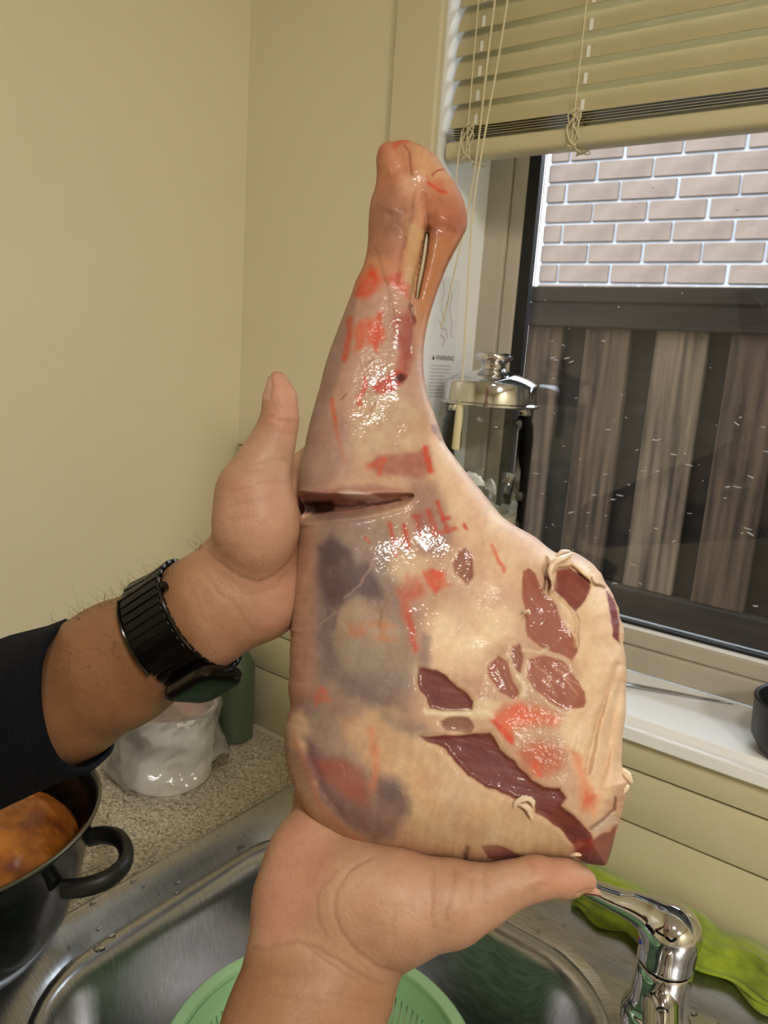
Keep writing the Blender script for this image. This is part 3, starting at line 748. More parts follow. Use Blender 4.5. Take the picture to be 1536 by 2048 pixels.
    Lq(C_((1020, 220), (1040, 260), (1035, 300)), (232, 208, 180), 6, .85, 10, dz=.0003)
    Lq(C_((620, 372), (720, 378), (860, 372), (900, 388)), (232, 210, 182), 5, .8, 10, dz=.0003)
    Lq(B_((150, 870), (240, 800)), (200, 176, 156), 2, .4, 5)
    Lq(B_((400, 560), (380, 620), (330, 690), (270, 740)), (206, 172, 156), 1.6, .5, 5, dz=.0002)
    Lq(B_((270, 740), (240, 800), (225, 870)), (120, 96, 96), 2, .5, 5)
    Lq(B_((470, 720), (440, 780), (425, 860)), (150, 116, 80), 2.4, .6, 6)
    # ---- veins, tears and grooves
    Lq(A_((832, 380), (815, 480), (808, 560), (775, 680), (745, 770), (722, 960)), (122, 74, 78), 1.6, .45, 8, dz=-.0008, mott=.6, ms=14)
    Lq(A_((575, 745), (600, 800), (640, 930), (665, 1040), (695, 1150)), (128, 84, 90), 1.6, .4, 9, dz=-.0004, mott=.6, ms=14)
    Lq(A_((770, 130), (795, 180), (800, 240), (805, 310)), (118, 56, 54), 1.4, .7, 5, dz=-.0008, mott=.5, ms=10)
    Lq(A_((700, 130), (740, 95), (780, 100)), (220, 90, 72), 5, .7, 10)
    Lq(A_((940, 310), (965, 280), (1010, 272)), (176, 70, 54), 1.8, .85, 3.5, dz=-.0008)
    Lq(A_((910, 350), (930, 380), (975, 400), (1012, 408)), (212, 74, 54), 3.2, .85, 6)
    P(A_((920, 330), (1000, 350), (1010, 420), (940, 400)), (214, 124, 96), .6, 18)
    Lq(A_((893, 640), (872, 760), (835, 900), (800, 1050), (790, 1130)), (150, 106, 78), 2.0, .6, 6, dz=-.0012)
    Lq(A_((905, 560), (900, 620), (905, 660)), (160, 104, 80), 4, .5, 10, dz=-.0010)
    Lq(A_((800, 1110), (815, 1170), (830, 1210)), (120, 56, 54), 3, .6, 9, dz=-.0014, mott=.4, ms=8)
    Lq(A_((820, 1200), (812, 1300), (790, 1420), (770, 1540)), (160, 80, 74), 5, .5, 14, dz=-.0016, mott=.4, ms=12)
    Lq(A_((880, 420), (890, 520), (905, 640)), (180, 122, 92), 4, .4, 14, dz=-.001)
    Rf(A_((1000, 430), (1090, 500), (1060, 620), (960, 600), (930, 500)), .004, 40)
    Rf(A_((600, 480), (700, 440), (770, 520), (740, 640), (620, 650)), .003, 40)
    Rf(A_((660, 540), (740, 540), (730, 590), (660, 590)), -.0025, 24)
    Rf(A_((620, 130), (700, 110), (740, 200), (680, 290), (610, 260)), .0025, 30)
    Rf(A_((780, 130), (900, 160), (1000, 290), (900, 320), (820, 290)), .003, 36)
    Lq(A_((380, 1690), (410, 1650)), (110, 70, 74), 1.4, .6, 3); Lq(A_((530, 1480), (580, 1440)), (140, 84, 84), 1.4, .5, 3)
    Lq(A_((560, 1760), (600, 1690)), (170, 66, 56), 1.4, .7, 3)
    for a, b in (((940, 1850), (985, 1930)), ((960, 1860), (990, 1890))): Lq(A_(a, b), (110, 84, 72), 3, .6, 6, mott=.4, ms=5)
    # ---- fat folds of the right flank
    for pts, w, dz in ((((1440, 170), (1390, 300), (1340, 480), (1310, 620)), 9, -.0032), (((1460, 240), (1420, 400), (1390, 560), (1360, 700)), 8, -.0034),
                       (((1405, 300), (1365, 450), (1335, 640)), 9, .0022), (((1470, 330), (1440, 480), (1415, 640), (1400, 740)), 9, .002), (((1340, 360), (1290, 470), (1270, 540)), 12, .0016)):
        Rf(C_(*pts), dz * 1.15, 20, 3, 30, closed=False, width=w * .8, taper=.6)
    Lq(C_((1440, 170), (1390, 300), (1340, 480)), (200, 164, 136), 4, .4, 10)
    # folded flap around the deep notch
    Rf(B_((1140, 560), (1230, 545), (1330, 610), (1380, 690), (1340, 680), (1240, 600), (1180, 610), (1160, 640), (1170, 700), (1150, 720), (1155, 640)), .0045, 9, 2)
    Lq(B_((1130, 700), (1135, 640), (1145, 600)), (88, 50, 46), 2, .7, 4, dz=-.003)
    Lq(B_((1330, 650), (1345, 680), (1385, 700)), (120, 80, 66), 2, .6, 4, dz=-.002)
    Lq(B_((1170, 720), (1240, 790), (1270, 840), (1260, 940)), (216, 180, 150), 5, .5, 10, dz=-.0016)
    Lq(C_((1430, 740), (1425, 790), (1330, 870)), (120, 74, 68), 3, .7, 5, dz=-.002)
    P(C_((1330, 870), (1420, 800), (1440, 840), (1350, 890)), (206, 186, 170), .7, 10)
    # lower rim: raw pink edge
    Lq(C_((60, 480), (110, 610), (170, 770), (250, 860), (360, 935), (500, 985)), (214, 140, 118), 6, .6, 16, mott=.5, ms=14, dz=.0004)
    Lq(C_((45, 330), (30, 400)), (196, 112, 92), 6, .6, 12)
    Lq(C_((100, 480), (150, 600), (180, 700), (260, 800)), (150, 110, 108), 5, .4, 18, dz=-.0008)
    Lq(C_((800, 960), (790, 1000)), (120, 84, 78), 5, .6, 10, dz=-.0015)
    Wt(B_((400, 420), (600, 330), (740, 340), (750, 560), (700, 760), (600, 960), (540, 960), (470, 740)), 1.0, 60)
    Wt(B_((300, -60), (520, -60), (540, 110), (640, 230), (420, 230), (350, 120)), 1.0, 50)
    Wt(A_((560, 1480), (800, 1480), (800, 1680), (460, 1740)), .9, 30)
    Wt(A_((680, 1100), (880, 1100), (860, 1450), (700, 1450)), .8, 30)
    Wt(A_((900, 430), (1060, 430), (1000, 800), (880, 1200), (820, 1200), (900, 800)), .6, 30)
    Wt(A_((640, 250), (860, 250), (850, 480), (640, 480)), .6, 40)
    Wt(C_((900, 320), (1200, 330), (1250, 640), (1000, 640)), .2, 40)
    # brown and rosy mottling of the hock
    P(A_((600, 300), (720, 300), (700, 420), (590, 430)), (186, 122, 98), .6, 24, 6, mott=.5, ms=16)
    P(A_((640, 520), (760, 520), (760, 660), (640, 680)), (152, 112, 98), .55, 30, 6, mott=.4, ms=18)
    P(A_((560, 620), (640, 560), (640, 760), (550, 760)), (196, 142, 118), .6, 26, 6, mott=.5, ms=16)
    P(A_((740, 300), (860, 300), (850, 420), (760, 420)), (224, 184, 156), .6, 22, 6, mott=.5, ms=12)
    P(A_((600, 120), (680, 110), (690, 180), (610, 220)), (214, 140, 114), .6, 20, 5, mott=.4, ms=12)
    P(A_((1020, 560), (1140, 520), (1140, 620), (1060, 680)), (176, 112, 90), .6, 24, 5, mott=.4, ms=14)
    P(A_((900, 560), (960, 540), (980, 680), (920, 720)), (164, 108, 88), .6, 20, 5, mott=.4, ms=12)
    # translucent pink and grey drifts of the connective tissue
    P(B_((200, 900), (330, 880), (520, 960), (560, 1060), (500, 1180), (330, 1160), (230, 1050)), (150, 128, 116), .55, 60, 8, 40, mott=.3, ms=50)
    P(B_((90, 560), (130, 560), (125, 1100), (60, 1200)), (202, 152, 134), .4, 44, 8, 50)
    P(B_((130, 30), (300, 20), (330, 200), (250, 260), (110, 240)), (182, 148, 136), .6, 40, mott=.4, ms=30)
    P(B_((560, 1440), (700, 1480), (860, 1640), (1000, 1760), (880, 1800), (640, 1700)), (204, 176, 150), .5, 60)
    P(B_((700, 780), (800, 770), (840, 860), (760, 900)), (214, 180, 158), .5, 40)
    P(B_((700, 650), (840, 700), (1000, 690), (1020, 780), (850, 800), (720, 760)), (214, 178, 156), .6, 40, mott=.4, ms=30)
    for k in range(60):
        bx, by = RNG.uniform(120, 1000), RNG.uniform(60, 1800); an = RNG.normal(.5, .5); ln = RNG.uniform(20, 80)
        Lq(B_((bx, by), (bx + ln * .5 * math.cos(an), by + ln * .5 * math.sin(an)), (bx + ln * math.cos(an + .3), by + ln * math.sin(an + .3))), (226, 196, 172), .8, .28, 4, taper=.7, seed=k)
    for k in range(26):
        bx, by = RNG.uniform(200, 1350), RNG.uniform(380, 1750); an = RNG.normal(.8, .6); ln = RNG.uniform(8, 22)
        Lq(B_((bx, by), (bx + ln * math.cos(an), by + ln * math.sin(an))), (132, 92, 78), .5, .5, 2.5, wob=1, seed=k)
    # ---- the knife cut
    cut = B_((66, 352), (130, 354), (210, 350), (330, 343), (440, 330), (520, 318), (562, 303))
    sel, m, sd = cv.mask(cut, 6, 1.5, 12, False, 20)
    d, tt = seg_dist(px[sel], py[sel], cut, False)
    hw = 19 * (1 - tt) ** .65 + 4; prof = np.exp(-(d / hw) ** 2.6); dep = .021 * (1 - tt) ** 1.1 + .005
    cv.z[sel] -= prof * dep
    lip = np.exp(-((d - hw * 1.5) / 6) ** 2); cv.z[sel] += lip * .0022 * (1 - .6 * tt)
    P(B_((80, 300), (140, 280), (260, 262), (400, 252), (500, 268), (565, 292), (560, 318), (430, 338), (320, 345), (200, 345), (100, 345)), (188, 142, 130), .85, 10, 3)
    P(B_((100, 380), (200, 362), (330, 356), (440, 342), (420, 352), (300, 378), (180, 384)), (186, 132, 116), .7, 8)
    P(B_((255, 288), (300, 282), (400, 300), (440, 322), (380, 332), (300, 318)), (222, 200, 190), .85, 12)  # pale flesh of the upper wall, with a white sheen painted into its colour
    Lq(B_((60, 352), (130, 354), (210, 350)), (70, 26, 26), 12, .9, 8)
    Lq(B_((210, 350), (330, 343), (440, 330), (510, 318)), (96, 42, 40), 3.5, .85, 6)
    Rf(B_((230, 285), (330, 282), (440, 318), (330, 325)), .0025, 12)
    # speckle of colour everywhere
    n = vnoise(px, py, 9, 77, 3); cv.c *= (1 + .08 * n)[:, None]
    n = vnoise(px + .25 * py, py / 5, 10, 91, 3); cv.c *= 1 + np.outer(n, [.05, .08, .09])
    n = vnoise(px, py, 34, 95, 3); cv.c *= 1 + np.outer(n, [.04, .11, .12])
    n = vnoise(px, py, 60, 81, 2); cv.c *= (1 + np.outer(n, [.03, .06, .07]))
    ref = np.array(lin((205, 168, 140))); cv.c = np.clip(np.array([.76, .735, .68]) * ref * (np.clip(cv.c, .002, 1) / ref) ** 1.26, 0.004, .9)
    zf = zf + cv.z * np.clip(d1 / 5, 0, 1) * np.clip(dh / 5, 0, 1)
    zf = np.maximum(zf, -.004 * np.clip(d1 / 20, 0, 1))
    zf[isrim] = 0
    # ---- back of the leg
    Rb = 70 + 90 * t; qb = np.clip(d1 / Rb, 0, 1)
    zb = np.sqrt(np.clip(1 - (1 - qb) ** 2, 0, 1)) * Rb * .00026 + np.clip(d1 / 18, 0, 1) * .002 * vnoise(px, py, 90, 31, 2)
    qh = np.clip(dh / 22, 0, 1); zb = zb * (.35 + .65 * qh); zb[isrim] = 0
    D = leg_depth(py)
    Vf = px2world(px, py, D - zf)
    nb = ~isrim; Vb = px2world(px[nb], py[nb], (D + zb)[nb])
    bi = np.where(isrim, np.arange(len(px)), 0); bi[nb] = len(px) + np.arange(nb.sum())
    cy, cx = np.where(cell)
    q0, q1, q2, q3 = idx[cy, cx], idx[cy, cx + 1], idx[cy + 1, cx + 1], idx[cy + 1, cx]
    Fq = np.stack([q0, q3, q2, q1], 1)
    Fb = bi[Fq[:, ::-1]]
    V = np.concatenate([Vf, Vb]); colr = np.concatenate([cv.c, cv.c[nb] * .0 + np.array(lin((196, 150, 128)))]); wall_ = np.concatenate([wet * np.clip(d1 / 40, .2, 1), np.full(nb.sum(), .1)])
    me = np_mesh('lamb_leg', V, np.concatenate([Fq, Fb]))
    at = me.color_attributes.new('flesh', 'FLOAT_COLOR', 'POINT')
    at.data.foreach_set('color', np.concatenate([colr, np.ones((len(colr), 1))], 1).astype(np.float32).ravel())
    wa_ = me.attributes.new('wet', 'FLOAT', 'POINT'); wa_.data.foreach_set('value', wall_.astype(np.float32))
    return me
def meat_mat():
    m = mat('raw_meat', (200, 160, 130), 0.5, attr='flesh', spec=.28, coat=.24, coat_rough=.1, sss=.12)
    nt = m.node_tree; N = nt.nodes; L = nt.links; b = N['Principled BSDF']
    wt = N.new('ShaderNodeAttribute'); wt.attribute_name = 'wet'; L.new(wt.outputs['Fac'], b.inputs['Coat Weight'])
    tc = N.new('ShaderNodeTexCoord')
    n1 = N.new('ShaderNodeTexNoise'); n1.inputs['Scale'].default_value = 420; n1.inputs['Detail'].default_value = 4
    n2 = N.new('ShaderNodeTexNoise'); n2.inputs['Scale'].default_value = 900; n2.inputs['Detail'].default_value = 2
    L.new(tc.outputs['Object'], n1.inputs['Vector']); L.new(tc.outputs['Object'], n2.inputs['Vector'])
    ad = N.new('ShaderNodeMath'); ad.operation = 'ADD'; L.new(n1.outputs['Fac'], ad.inputs[0]); L.new(n2.outputs['Fac'], ad.inputs[1])
    bp = N.new('ShaderNodeBump'); bp.inputs['Strength'].default_value = .2; bp.inputs['Distance'].default_value = .0006
    L.new(ad.outputs[0], bp.inputs['Height']); L.new(bp.outputs[0], b.inputs['Normal'])
    b2 = N.new('ShaderNodeBump'); b2.inputs['Strength'].default_value = .3; b2.inputs['Distance'].default_value = .0007
    n3 = N.new('ShaderNodeTexNoise'); n3.inputs['Scale'].default_value = 400; n3.inputs['Detail'].default_value = 1.5; L.new(tc.outputs['Object'], n3.inputs['Vector'])
    L.new(n3.outputs['Fac'], b2.inputs['Height']); L.new(b2.outputs[0], b.inputs['Coat Normal'])
    return m
M['meat'] = meat_mat()
M['fat'] = mat('fat_scrap', (226, 204, 178), .4, col2=(216, 188, 160), nscale=200, coat=.3, sss=.1)
leg_root = empty('lamb_leg', tuple(px2world(930, 1700, .41)))
tag(leg_root, 'raw bone-in leg of lamb with cream fat, red muscle and ink stamps', 'meat')
leg_mesh = build_leg()
adopt(link('flesh', leg_mesh, M['meat'], smooth=True), leg_root)
# loose scraps and curls of fat standing off the surface
def scrap(pts, r, lift=.0, n=6, flat=.5):
    P3 = [px2world(x, y, float(leg_depth(y)) - z - lift) for x, y, z in pts]
    return adopt(obj('fat_scrap', tube(smooth_path(P3, 4), r if not hasattr(r, '__len__') else list(np.interp(np.linspace(0, 1, (len(pts) - 1) * 4 + 1), np.linspace(0, 1, len(r)), r)), n, flat, tuple(-CF)), M['fat'], smooth=True), leg_root)
scrap([(1028, 1618, .0310), (1033, 1606, .0325), (1044, 1599, .0330), (1056, 1598, .0330), (1065, 1604, .0325), (1067, 1613, .0320)], [.0006, .0012, .0016, .0012, .0015, .0005], flat=.6)
scrap([(1036, 1610, .0320), (1046, 1612, .0330), (1056, 1618, .0330), (1060, 1628, .0322), (1064, 1638, .0312)], [.0005, .0011, .0015, .0011, .0004], flat=.6)
scrap([(1243, 1540, .006), (1254, 1551, .007), (1264, 1566, .006)], [.0014, .0024, .0006], flat=.7)
scrap([(1240, 1592, .008), (1248, 1578, .009), (1258, 1572, .008)], [.001, .0024, .0006], flat=.8)
scrap([(1103, 1160, .027), (1100, 1142, .029), (1108, 1126, .029), (1126, 1116, .025), (1146, 1107, .014)], [.0008, .0014, .0018, .0016, .0006], flat=.7)
scrap([(1114, 1112, .012), (1124, 1104, .010), (1140, 1102, .006)], [.0008, .0014, .0005], flat=.7)
scrap([(1140, 1712, .012), (1150, 1707, .014), (1162, 1711, .013)], [.0006, .0018, .0006], flat=.7)
scrap([(1048, 1226, .0335), (1056, 1222, .0345), (1060, 1229, .0335)], [.0005, .0011, .0004], flat=.7)

# ================================================================== THE PERSON: TWO ARMS AND HANDS
def arm_sdf(lo_px, hi_px, d0, d1, step):
    c = [px2cam(x, y, d) for x in (lo_px[0], hi_px[0]) for y in (lo_px[1], hi_px[1]) for d in (d0, d1)]
    return SDF(np.min(c, 0), np.max(c, 0), step)
def chain(S, pts, k=.006, flat=1.0):
    for a, b in zip(pts[:-1], pts[1:]):
        S.cone(px2cam(*a[:3]), px2cam(*b[:3]), a[3] * a[2] / FPX, b[3] * b[2] / FPX, k, flat=flat)
def pball(S, x, y, d, rx, ry, rz, k=.008):
    S.ball(px2cam(x, y, d), np.array([rx, ry, rz]) * d / FPX, k)
def D5(*p): return [(360 + x / 3.304, 700 + y / 3.304) for x, y in p]
def R5(*p): return [(420 + x / 1.873, 1580 + y / 1.873) for x, y in p]

S = arm_sdf((-230, 700), (850, 1640), .36, .58, .0019)
chain(S, [(-180, 1560, .525, 150), (0, 1458, .50, 138), (130, 1388, .482, 130), (240, 1328, .466, 121), (330, 1276, .453, 110), (400, 1232, .443, 105), (450, 1200, .440, 96)], .01, .82)
chain(S, [(430, 1195, .440, 90), (500, 1130, .444, 84), (560, 1060, .458, 52)], .012, .8)
chain(S, [(450, 1205, .440, 88), (520, 1196, .444, 78), (572, 1185, .456, 56)], .010, .85)
chain(S, [(500, 1150, .446, 78), (575, 1130, .462, 46)], .010)
pball(S, 512, 1046, .428, 88, 112, 84, .010)
chain(S, [(508, 985, .429, 76), (528, 925, .430, 50), (543, 893, .430, 41.5), (551, 868, .430, 38), (560, 838, .429, 34.5), (560, 800, .428, 31.5), (554.5, 766, .428, 24)], .005)
chain(S, [(552, 1010, .458, 40), (604, 938, .480, 31), (660, 884, .493, 27), (715, 850, .495, 23)], .004)
chain(S, [(560, 1060, .464, 36), (636, 1000, .486, 30), (716, 960, .497, 28), (786, 930, .498, 23)], .004)
chain(S, [(568, 1120, .466, 34), (646, 1080, .490, 29), (728, 1050, .499, 27), (792, 1030, .499, 22)], .004)
chain(S, [(566, 1180, .464, 31), (640, 1160, .487, 25), (702, 1148, .497, 23), (750, 1140, .498, 19)], .004)
LV, LF = S.mesh(); LV = laplace(LV, LF, 2, .4); LV, LF = subdiv(LV, LF); LV = laplace(LV, LF, 2, .5)

S = arm_sdf((410, 1380), (1220, 2380), .28, .52, .0019)
chain(S, [(545, 2340, .34, 170), (575, 2160, .362, 156), (603, 2050, .378, 146), (640, 1965, .388, 142), (665, 1900, .394, 140)], .01, .72)
chain(S, [(640, 1900, .397, 128), (645, 1810, .405, 124), (672, 1730, .415, 118), (700, 1665, .436, 96)], .012, .6)
chain(S, [(596, 1890, .391, 84), (602, 1800, .398, 82), (622, 1720, .408, 76), (640, 1665, .424, 58)], .010, .8)
pball(S, 770, 1822, .386, 118, 112, 80, .012)
chain(S, [(700, 1800, .392, 110), (800, 1812, .386, 96)], .012, .8)
chain(S, [(800, 1814, .385, 94), (900, 1806, .383, 78), (968, 1791, .382, 54), (1023, 1769, .382, 41), (1071, 1755.5, .384, 38.5), (1130, 1757, .387, 33), (1166, 1761, .390, 27)], .006)
chain(S, [(608, 1668, .426, 34), (616, 1590, .446, 27), (630, 1520, .460, 25), (645, 1470, .464, 21)], .004)
chain(S, [(655, 1672, .436, 36), (670, 1575, .462, 30), (690, 1480, .469, 28), (700, 1425, .469, 23)], .004)
chain(S, [(715, 1672, .440, 36), (735, 1565, .465, 31), (750, 1460, .471, 29), (760, 1400, .471, 24)], .004)
chain(S, [(775, 1690, .440, 36), (800, 1585, .465, 30), (820, 1490, .471, 28), (830, 1435, .471, 23)], .004)
RV, RF = S.mesh(); RV = laplace(RV, RF, 2, .4); RV, RF = subdiv(RV, RF); RV = laplace(RV, RF, 2, .5)

def skin(V, F, side):
    x, y = cam2px(V); N = -vnormals(V, F)      # camera frame is left-handed: outward normals
    front = np.clip(-N[:, 2] * 2 + .3, 0, 1)
    if side == 'L':
        cv = Canvas(x, y, (198, 150, 118))
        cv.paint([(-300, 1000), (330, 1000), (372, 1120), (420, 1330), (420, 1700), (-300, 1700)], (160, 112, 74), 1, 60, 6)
        cv.paint(D5((560, 100), (640, 100), (780, 300), (790, 480), (700, 560), (560, 480)), (212, 150, 122), .8, 30)
        cv.paint(D5((300, 860), (740, 860), (790, 1200), (600, 1500), (300, 1400), (220, 1150)), (206, 152, 122), .8, 40)
        cv.paint(D5((480, 1560), (760, 1400), (740, 1870), (520, 1900)), (206, 146, 118), .7, 40)
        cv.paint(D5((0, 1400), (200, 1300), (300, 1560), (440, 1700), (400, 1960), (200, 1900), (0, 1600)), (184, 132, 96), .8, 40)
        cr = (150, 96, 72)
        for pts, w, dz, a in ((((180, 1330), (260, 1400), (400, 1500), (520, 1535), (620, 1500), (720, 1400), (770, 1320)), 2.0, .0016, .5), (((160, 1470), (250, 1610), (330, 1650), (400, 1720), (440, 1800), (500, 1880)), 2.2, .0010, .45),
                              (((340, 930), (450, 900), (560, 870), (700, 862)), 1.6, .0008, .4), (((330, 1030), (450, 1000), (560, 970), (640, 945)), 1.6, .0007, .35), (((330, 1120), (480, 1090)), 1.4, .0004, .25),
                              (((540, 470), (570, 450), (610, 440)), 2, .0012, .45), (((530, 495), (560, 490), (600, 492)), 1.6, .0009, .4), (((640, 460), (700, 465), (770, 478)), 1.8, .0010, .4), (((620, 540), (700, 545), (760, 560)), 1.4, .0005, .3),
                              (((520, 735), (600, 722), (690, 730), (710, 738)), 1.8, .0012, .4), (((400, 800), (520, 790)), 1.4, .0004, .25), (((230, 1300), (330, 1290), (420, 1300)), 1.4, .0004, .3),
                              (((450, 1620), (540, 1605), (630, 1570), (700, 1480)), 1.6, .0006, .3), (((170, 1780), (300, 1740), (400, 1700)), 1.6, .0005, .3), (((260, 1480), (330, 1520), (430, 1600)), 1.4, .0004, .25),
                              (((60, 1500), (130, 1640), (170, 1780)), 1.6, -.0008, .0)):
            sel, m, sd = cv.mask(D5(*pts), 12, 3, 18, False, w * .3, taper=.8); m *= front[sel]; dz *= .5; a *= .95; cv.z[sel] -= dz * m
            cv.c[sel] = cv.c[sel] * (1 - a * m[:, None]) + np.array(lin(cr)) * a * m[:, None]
        sel, m, sd = cv.mask([(528, 745), (541, 745), (544, 768), (541, 794), (527, 800)], 3, 0)
        cv.c[sel] = cv.c[sel] * (1 - .75 * m[:, None]) + np.array(lin((222, 176, 152))) * .75 * m[:, None]; cv.z[sel] -= .0007 * m
        cv.line([(543, 746), (546, 770), (542, 795)], (164, 106, 84), 1.2, .5, 3)
        for q, (mx, my) in enumerate(((230, 1284), (262, 1232), (180, 1330))): cv.line([(mx, my), (mx + 1, my + 1)], (84, 52, 38), 2, .7, 3, seed=q)
    else:
        cv = Canvas(x, y, (206, 156, 122))
        cv.paint([(300, 1930), (520, 1905), (640, 1915), (760, 1960), (900, 1920), (900, 2500), (300, 2500)], (182, 130, 92), 1, 60, 6)
        cv.paint(R5((200, 580), (180, 420), (260, 160), (340, 60), (470, 250), (400, 420), (300, 560)), (212, 148, 120), .8, 40)
        cv.paint(R5((1180, 255), (1300, 255), (1450, 350), (1440, 400), (1250, 380)), (212, 146, 116), .7, 30)
        cv.paint(R5((500, 320), (760, 290), (880, 420), (800, 560), (560, 560), (460, 440)), (214, 164, 130), .7, 50)
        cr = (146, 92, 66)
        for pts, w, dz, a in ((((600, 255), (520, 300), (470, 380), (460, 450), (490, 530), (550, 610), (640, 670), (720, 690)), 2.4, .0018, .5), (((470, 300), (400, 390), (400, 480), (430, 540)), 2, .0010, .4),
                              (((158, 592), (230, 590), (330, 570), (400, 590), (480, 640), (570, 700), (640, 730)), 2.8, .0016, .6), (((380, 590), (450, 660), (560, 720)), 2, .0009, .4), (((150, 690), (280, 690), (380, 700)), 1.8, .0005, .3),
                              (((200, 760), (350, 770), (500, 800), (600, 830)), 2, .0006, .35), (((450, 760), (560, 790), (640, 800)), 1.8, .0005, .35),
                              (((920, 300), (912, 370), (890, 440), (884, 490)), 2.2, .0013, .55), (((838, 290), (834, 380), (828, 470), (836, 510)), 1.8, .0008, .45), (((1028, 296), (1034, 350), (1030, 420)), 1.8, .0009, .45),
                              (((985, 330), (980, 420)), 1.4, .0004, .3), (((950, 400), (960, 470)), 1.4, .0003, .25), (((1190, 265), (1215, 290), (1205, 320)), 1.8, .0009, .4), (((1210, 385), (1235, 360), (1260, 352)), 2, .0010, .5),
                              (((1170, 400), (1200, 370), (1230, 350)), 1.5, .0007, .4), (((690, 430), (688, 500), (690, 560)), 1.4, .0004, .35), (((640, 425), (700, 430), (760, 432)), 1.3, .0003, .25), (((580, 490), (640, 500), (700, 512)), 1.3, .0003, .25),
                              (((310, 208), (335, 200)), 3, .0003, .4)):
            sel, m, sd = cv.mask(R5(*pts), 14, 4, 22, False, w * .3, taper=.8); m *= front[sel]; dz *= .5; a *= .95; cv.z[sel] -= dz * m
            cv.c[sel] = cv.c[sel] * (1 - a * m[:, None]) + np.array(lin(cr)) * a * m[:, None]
        sel, m, sd = cv.mask([(1152, 1786), (1172, 1778), (1196, 1778), (1200, 1792), (1170, 1800)], 4, 0)
        cv.c[sel] = cv.c[sel] * (1 - .7 * m[:, None]) + np.array(lin((226, 176, 146))) * .7 * m[:, None]; cv.z[sel] -= .0006 * m
        cv.line([(1150, 1787), (1172, 1778), (1196, 1777)], (160, 104, 78), 1.3, .5, 3)
    n = vnoise(x, y, 46, 3, 3); cv.c *= 1 + np.outer(n, [.09, .16, .18])
    n = vnoise(x, y, 7, 8, 2); cv.c *= (1 + .04 * n)[:, None]
    V = V + N * (cv.z + .00012 * vnoise(x, y, 16, 21, 2))[:, None]
    g_ = cv.c.mean(1, keepdims=True); cv.c = (cv.c * .92 + g_ * .08) * .75
    return cam2world(V), np.clip(cv.c, .01, .9)
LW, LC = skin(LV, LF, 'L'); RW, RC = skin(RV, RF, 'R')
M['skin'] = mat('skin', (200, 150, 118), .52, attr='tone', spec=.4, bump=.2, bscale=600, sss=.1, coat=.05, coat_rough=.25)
person = empty('person', tuple(px2world(600, 2300, .345)))
tag(person, 'person in a dark sleeve holding the meat up with both bare hands', 'person')
def body_mesh(parts):
    V = np.concatenate([p[0] for p in parts]); Cc = np.concatenate([p[2] for p in parts]); Fc = []; n = 0
    for p in parts: Fc.append(p[1] + n); n += len(p[0])
    me = np_mesh('body', V, np.concatenate(Fc))
    at = me.color_attributes.new('tone', 'FLOAT_COLOR', 'POINT')
    at.data.foreach_set('color', np.concatenate([Cc, np.ones((len(Cc), 1))], 1).astype(np.float32).ravel())
    return me
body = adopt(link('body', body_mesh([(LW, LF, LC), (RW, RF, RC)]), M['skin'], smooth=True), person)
bvh = BVHTree.FromPolygons([Vector(v) for v in LW[:]], [tuple(map(int, q)) for q in LF])
# ---- thumb nails
M['nail'] = mat('finger_nail', (196, 150, 124), .3, spec=.5)
def nail(c, u, v, n, lu, lv, bow):
    c, u, v, n = (np.asarray(q, float) for q in (c, u, v, n)); rows = []
    for i in range(7):
        s = -1 + 2 * i / 6; row = []
        for j in range(7):
            t = -1 + 2 * j / 6; w = lv * (1 if s < .3 else math.sqrt(max(0, 1 - ((s - .3) / .75) ** 2)))
            row.append(c + u * lu * s + v * w * t - n * bow * (t * t) * (w / lv) ** 2)
        rows.append(row)
    v1, f1 = loft(rows, False, False, False)
    back = [tuple(np.array(q) - n * .0006) for q in v1]
    return merge((v1, f1), (back, [q[::-1] for q in f1]))
adopt(obj('thumb_nail', nail(px2world(535.8, 775, .428), CU, CF, -CR + .12 * -CF, .0058, .0050, .0024), M['nail'], smooth=True), person)
adopt(obj('thumb_nail', nail(px2world(1174, 1787.5, .389), CR * .98 - CU * .1, CF, -CU - .1 * CF - .2 * CR * 0, .0075, .0055, .002), M['nail'], smooth=True), person)
# ---- dark sleeve of the left arm
M['knit'] = mat('dark_navy_knit', (17, 19, 26), .95, col2=(12, 13, 18), nscale=300, bump=.5, bscale=1500, spec=.15)
cuff = [(137, 1240, .478), (104, 1268, .448), (84, 1312, .432), (78, 1370, .428), (82, 1430, .430), (98, 1490, .436), (126, 1532, .447), (172, 1543, .462), (210, 1520, .478), (229, 1490, .492),
        (226, 1430, .51), (205, 1360, .518), (180, 1296, .512), (158, 1256, .496)]
rings = []
for t, dx, dy, sc in ((0, 0, 0, 1.0), (.02, -6, 2, 1.03), (.12, -45, 16, 1.05), (.3, -120, 44, 1.07), (.6, -230, 92, 1.12), (1, -380, 160, 1.2)):
    cx = np.mean([c[0] for c in cuff]); cy = np.mean([c[1] for c in cuff]); cd = np.mean([c[2] for c in cuff]); ring = []
    for j, c in enumerate(cuff):
        st = 1 - .55 * min(1, t * 3)           # the slanted cuff straightens along the arm
        ox = (c[0] - cx) * st; oy = (c[1] - cy); od = c[2] - cd
        wob = 3.0 * math.sin(j * 2.1 + t * 17) * (1 if t > .05 else 0)
        ring.append(px2world(cx + ox * sc + dx + wob, cy + oy * sc + dy + wob, cd + od * sc + .035 * t))
    rings.append(ring)
rr = []
for a, b in zip(rings[:-1], rings[1:]):
    for k in range(3): rr.append([np.array(p) * (1 - k / 3) + np.array(q) * k / 3 for p, q in zip(a, b)])
rr.append(rings[-1])
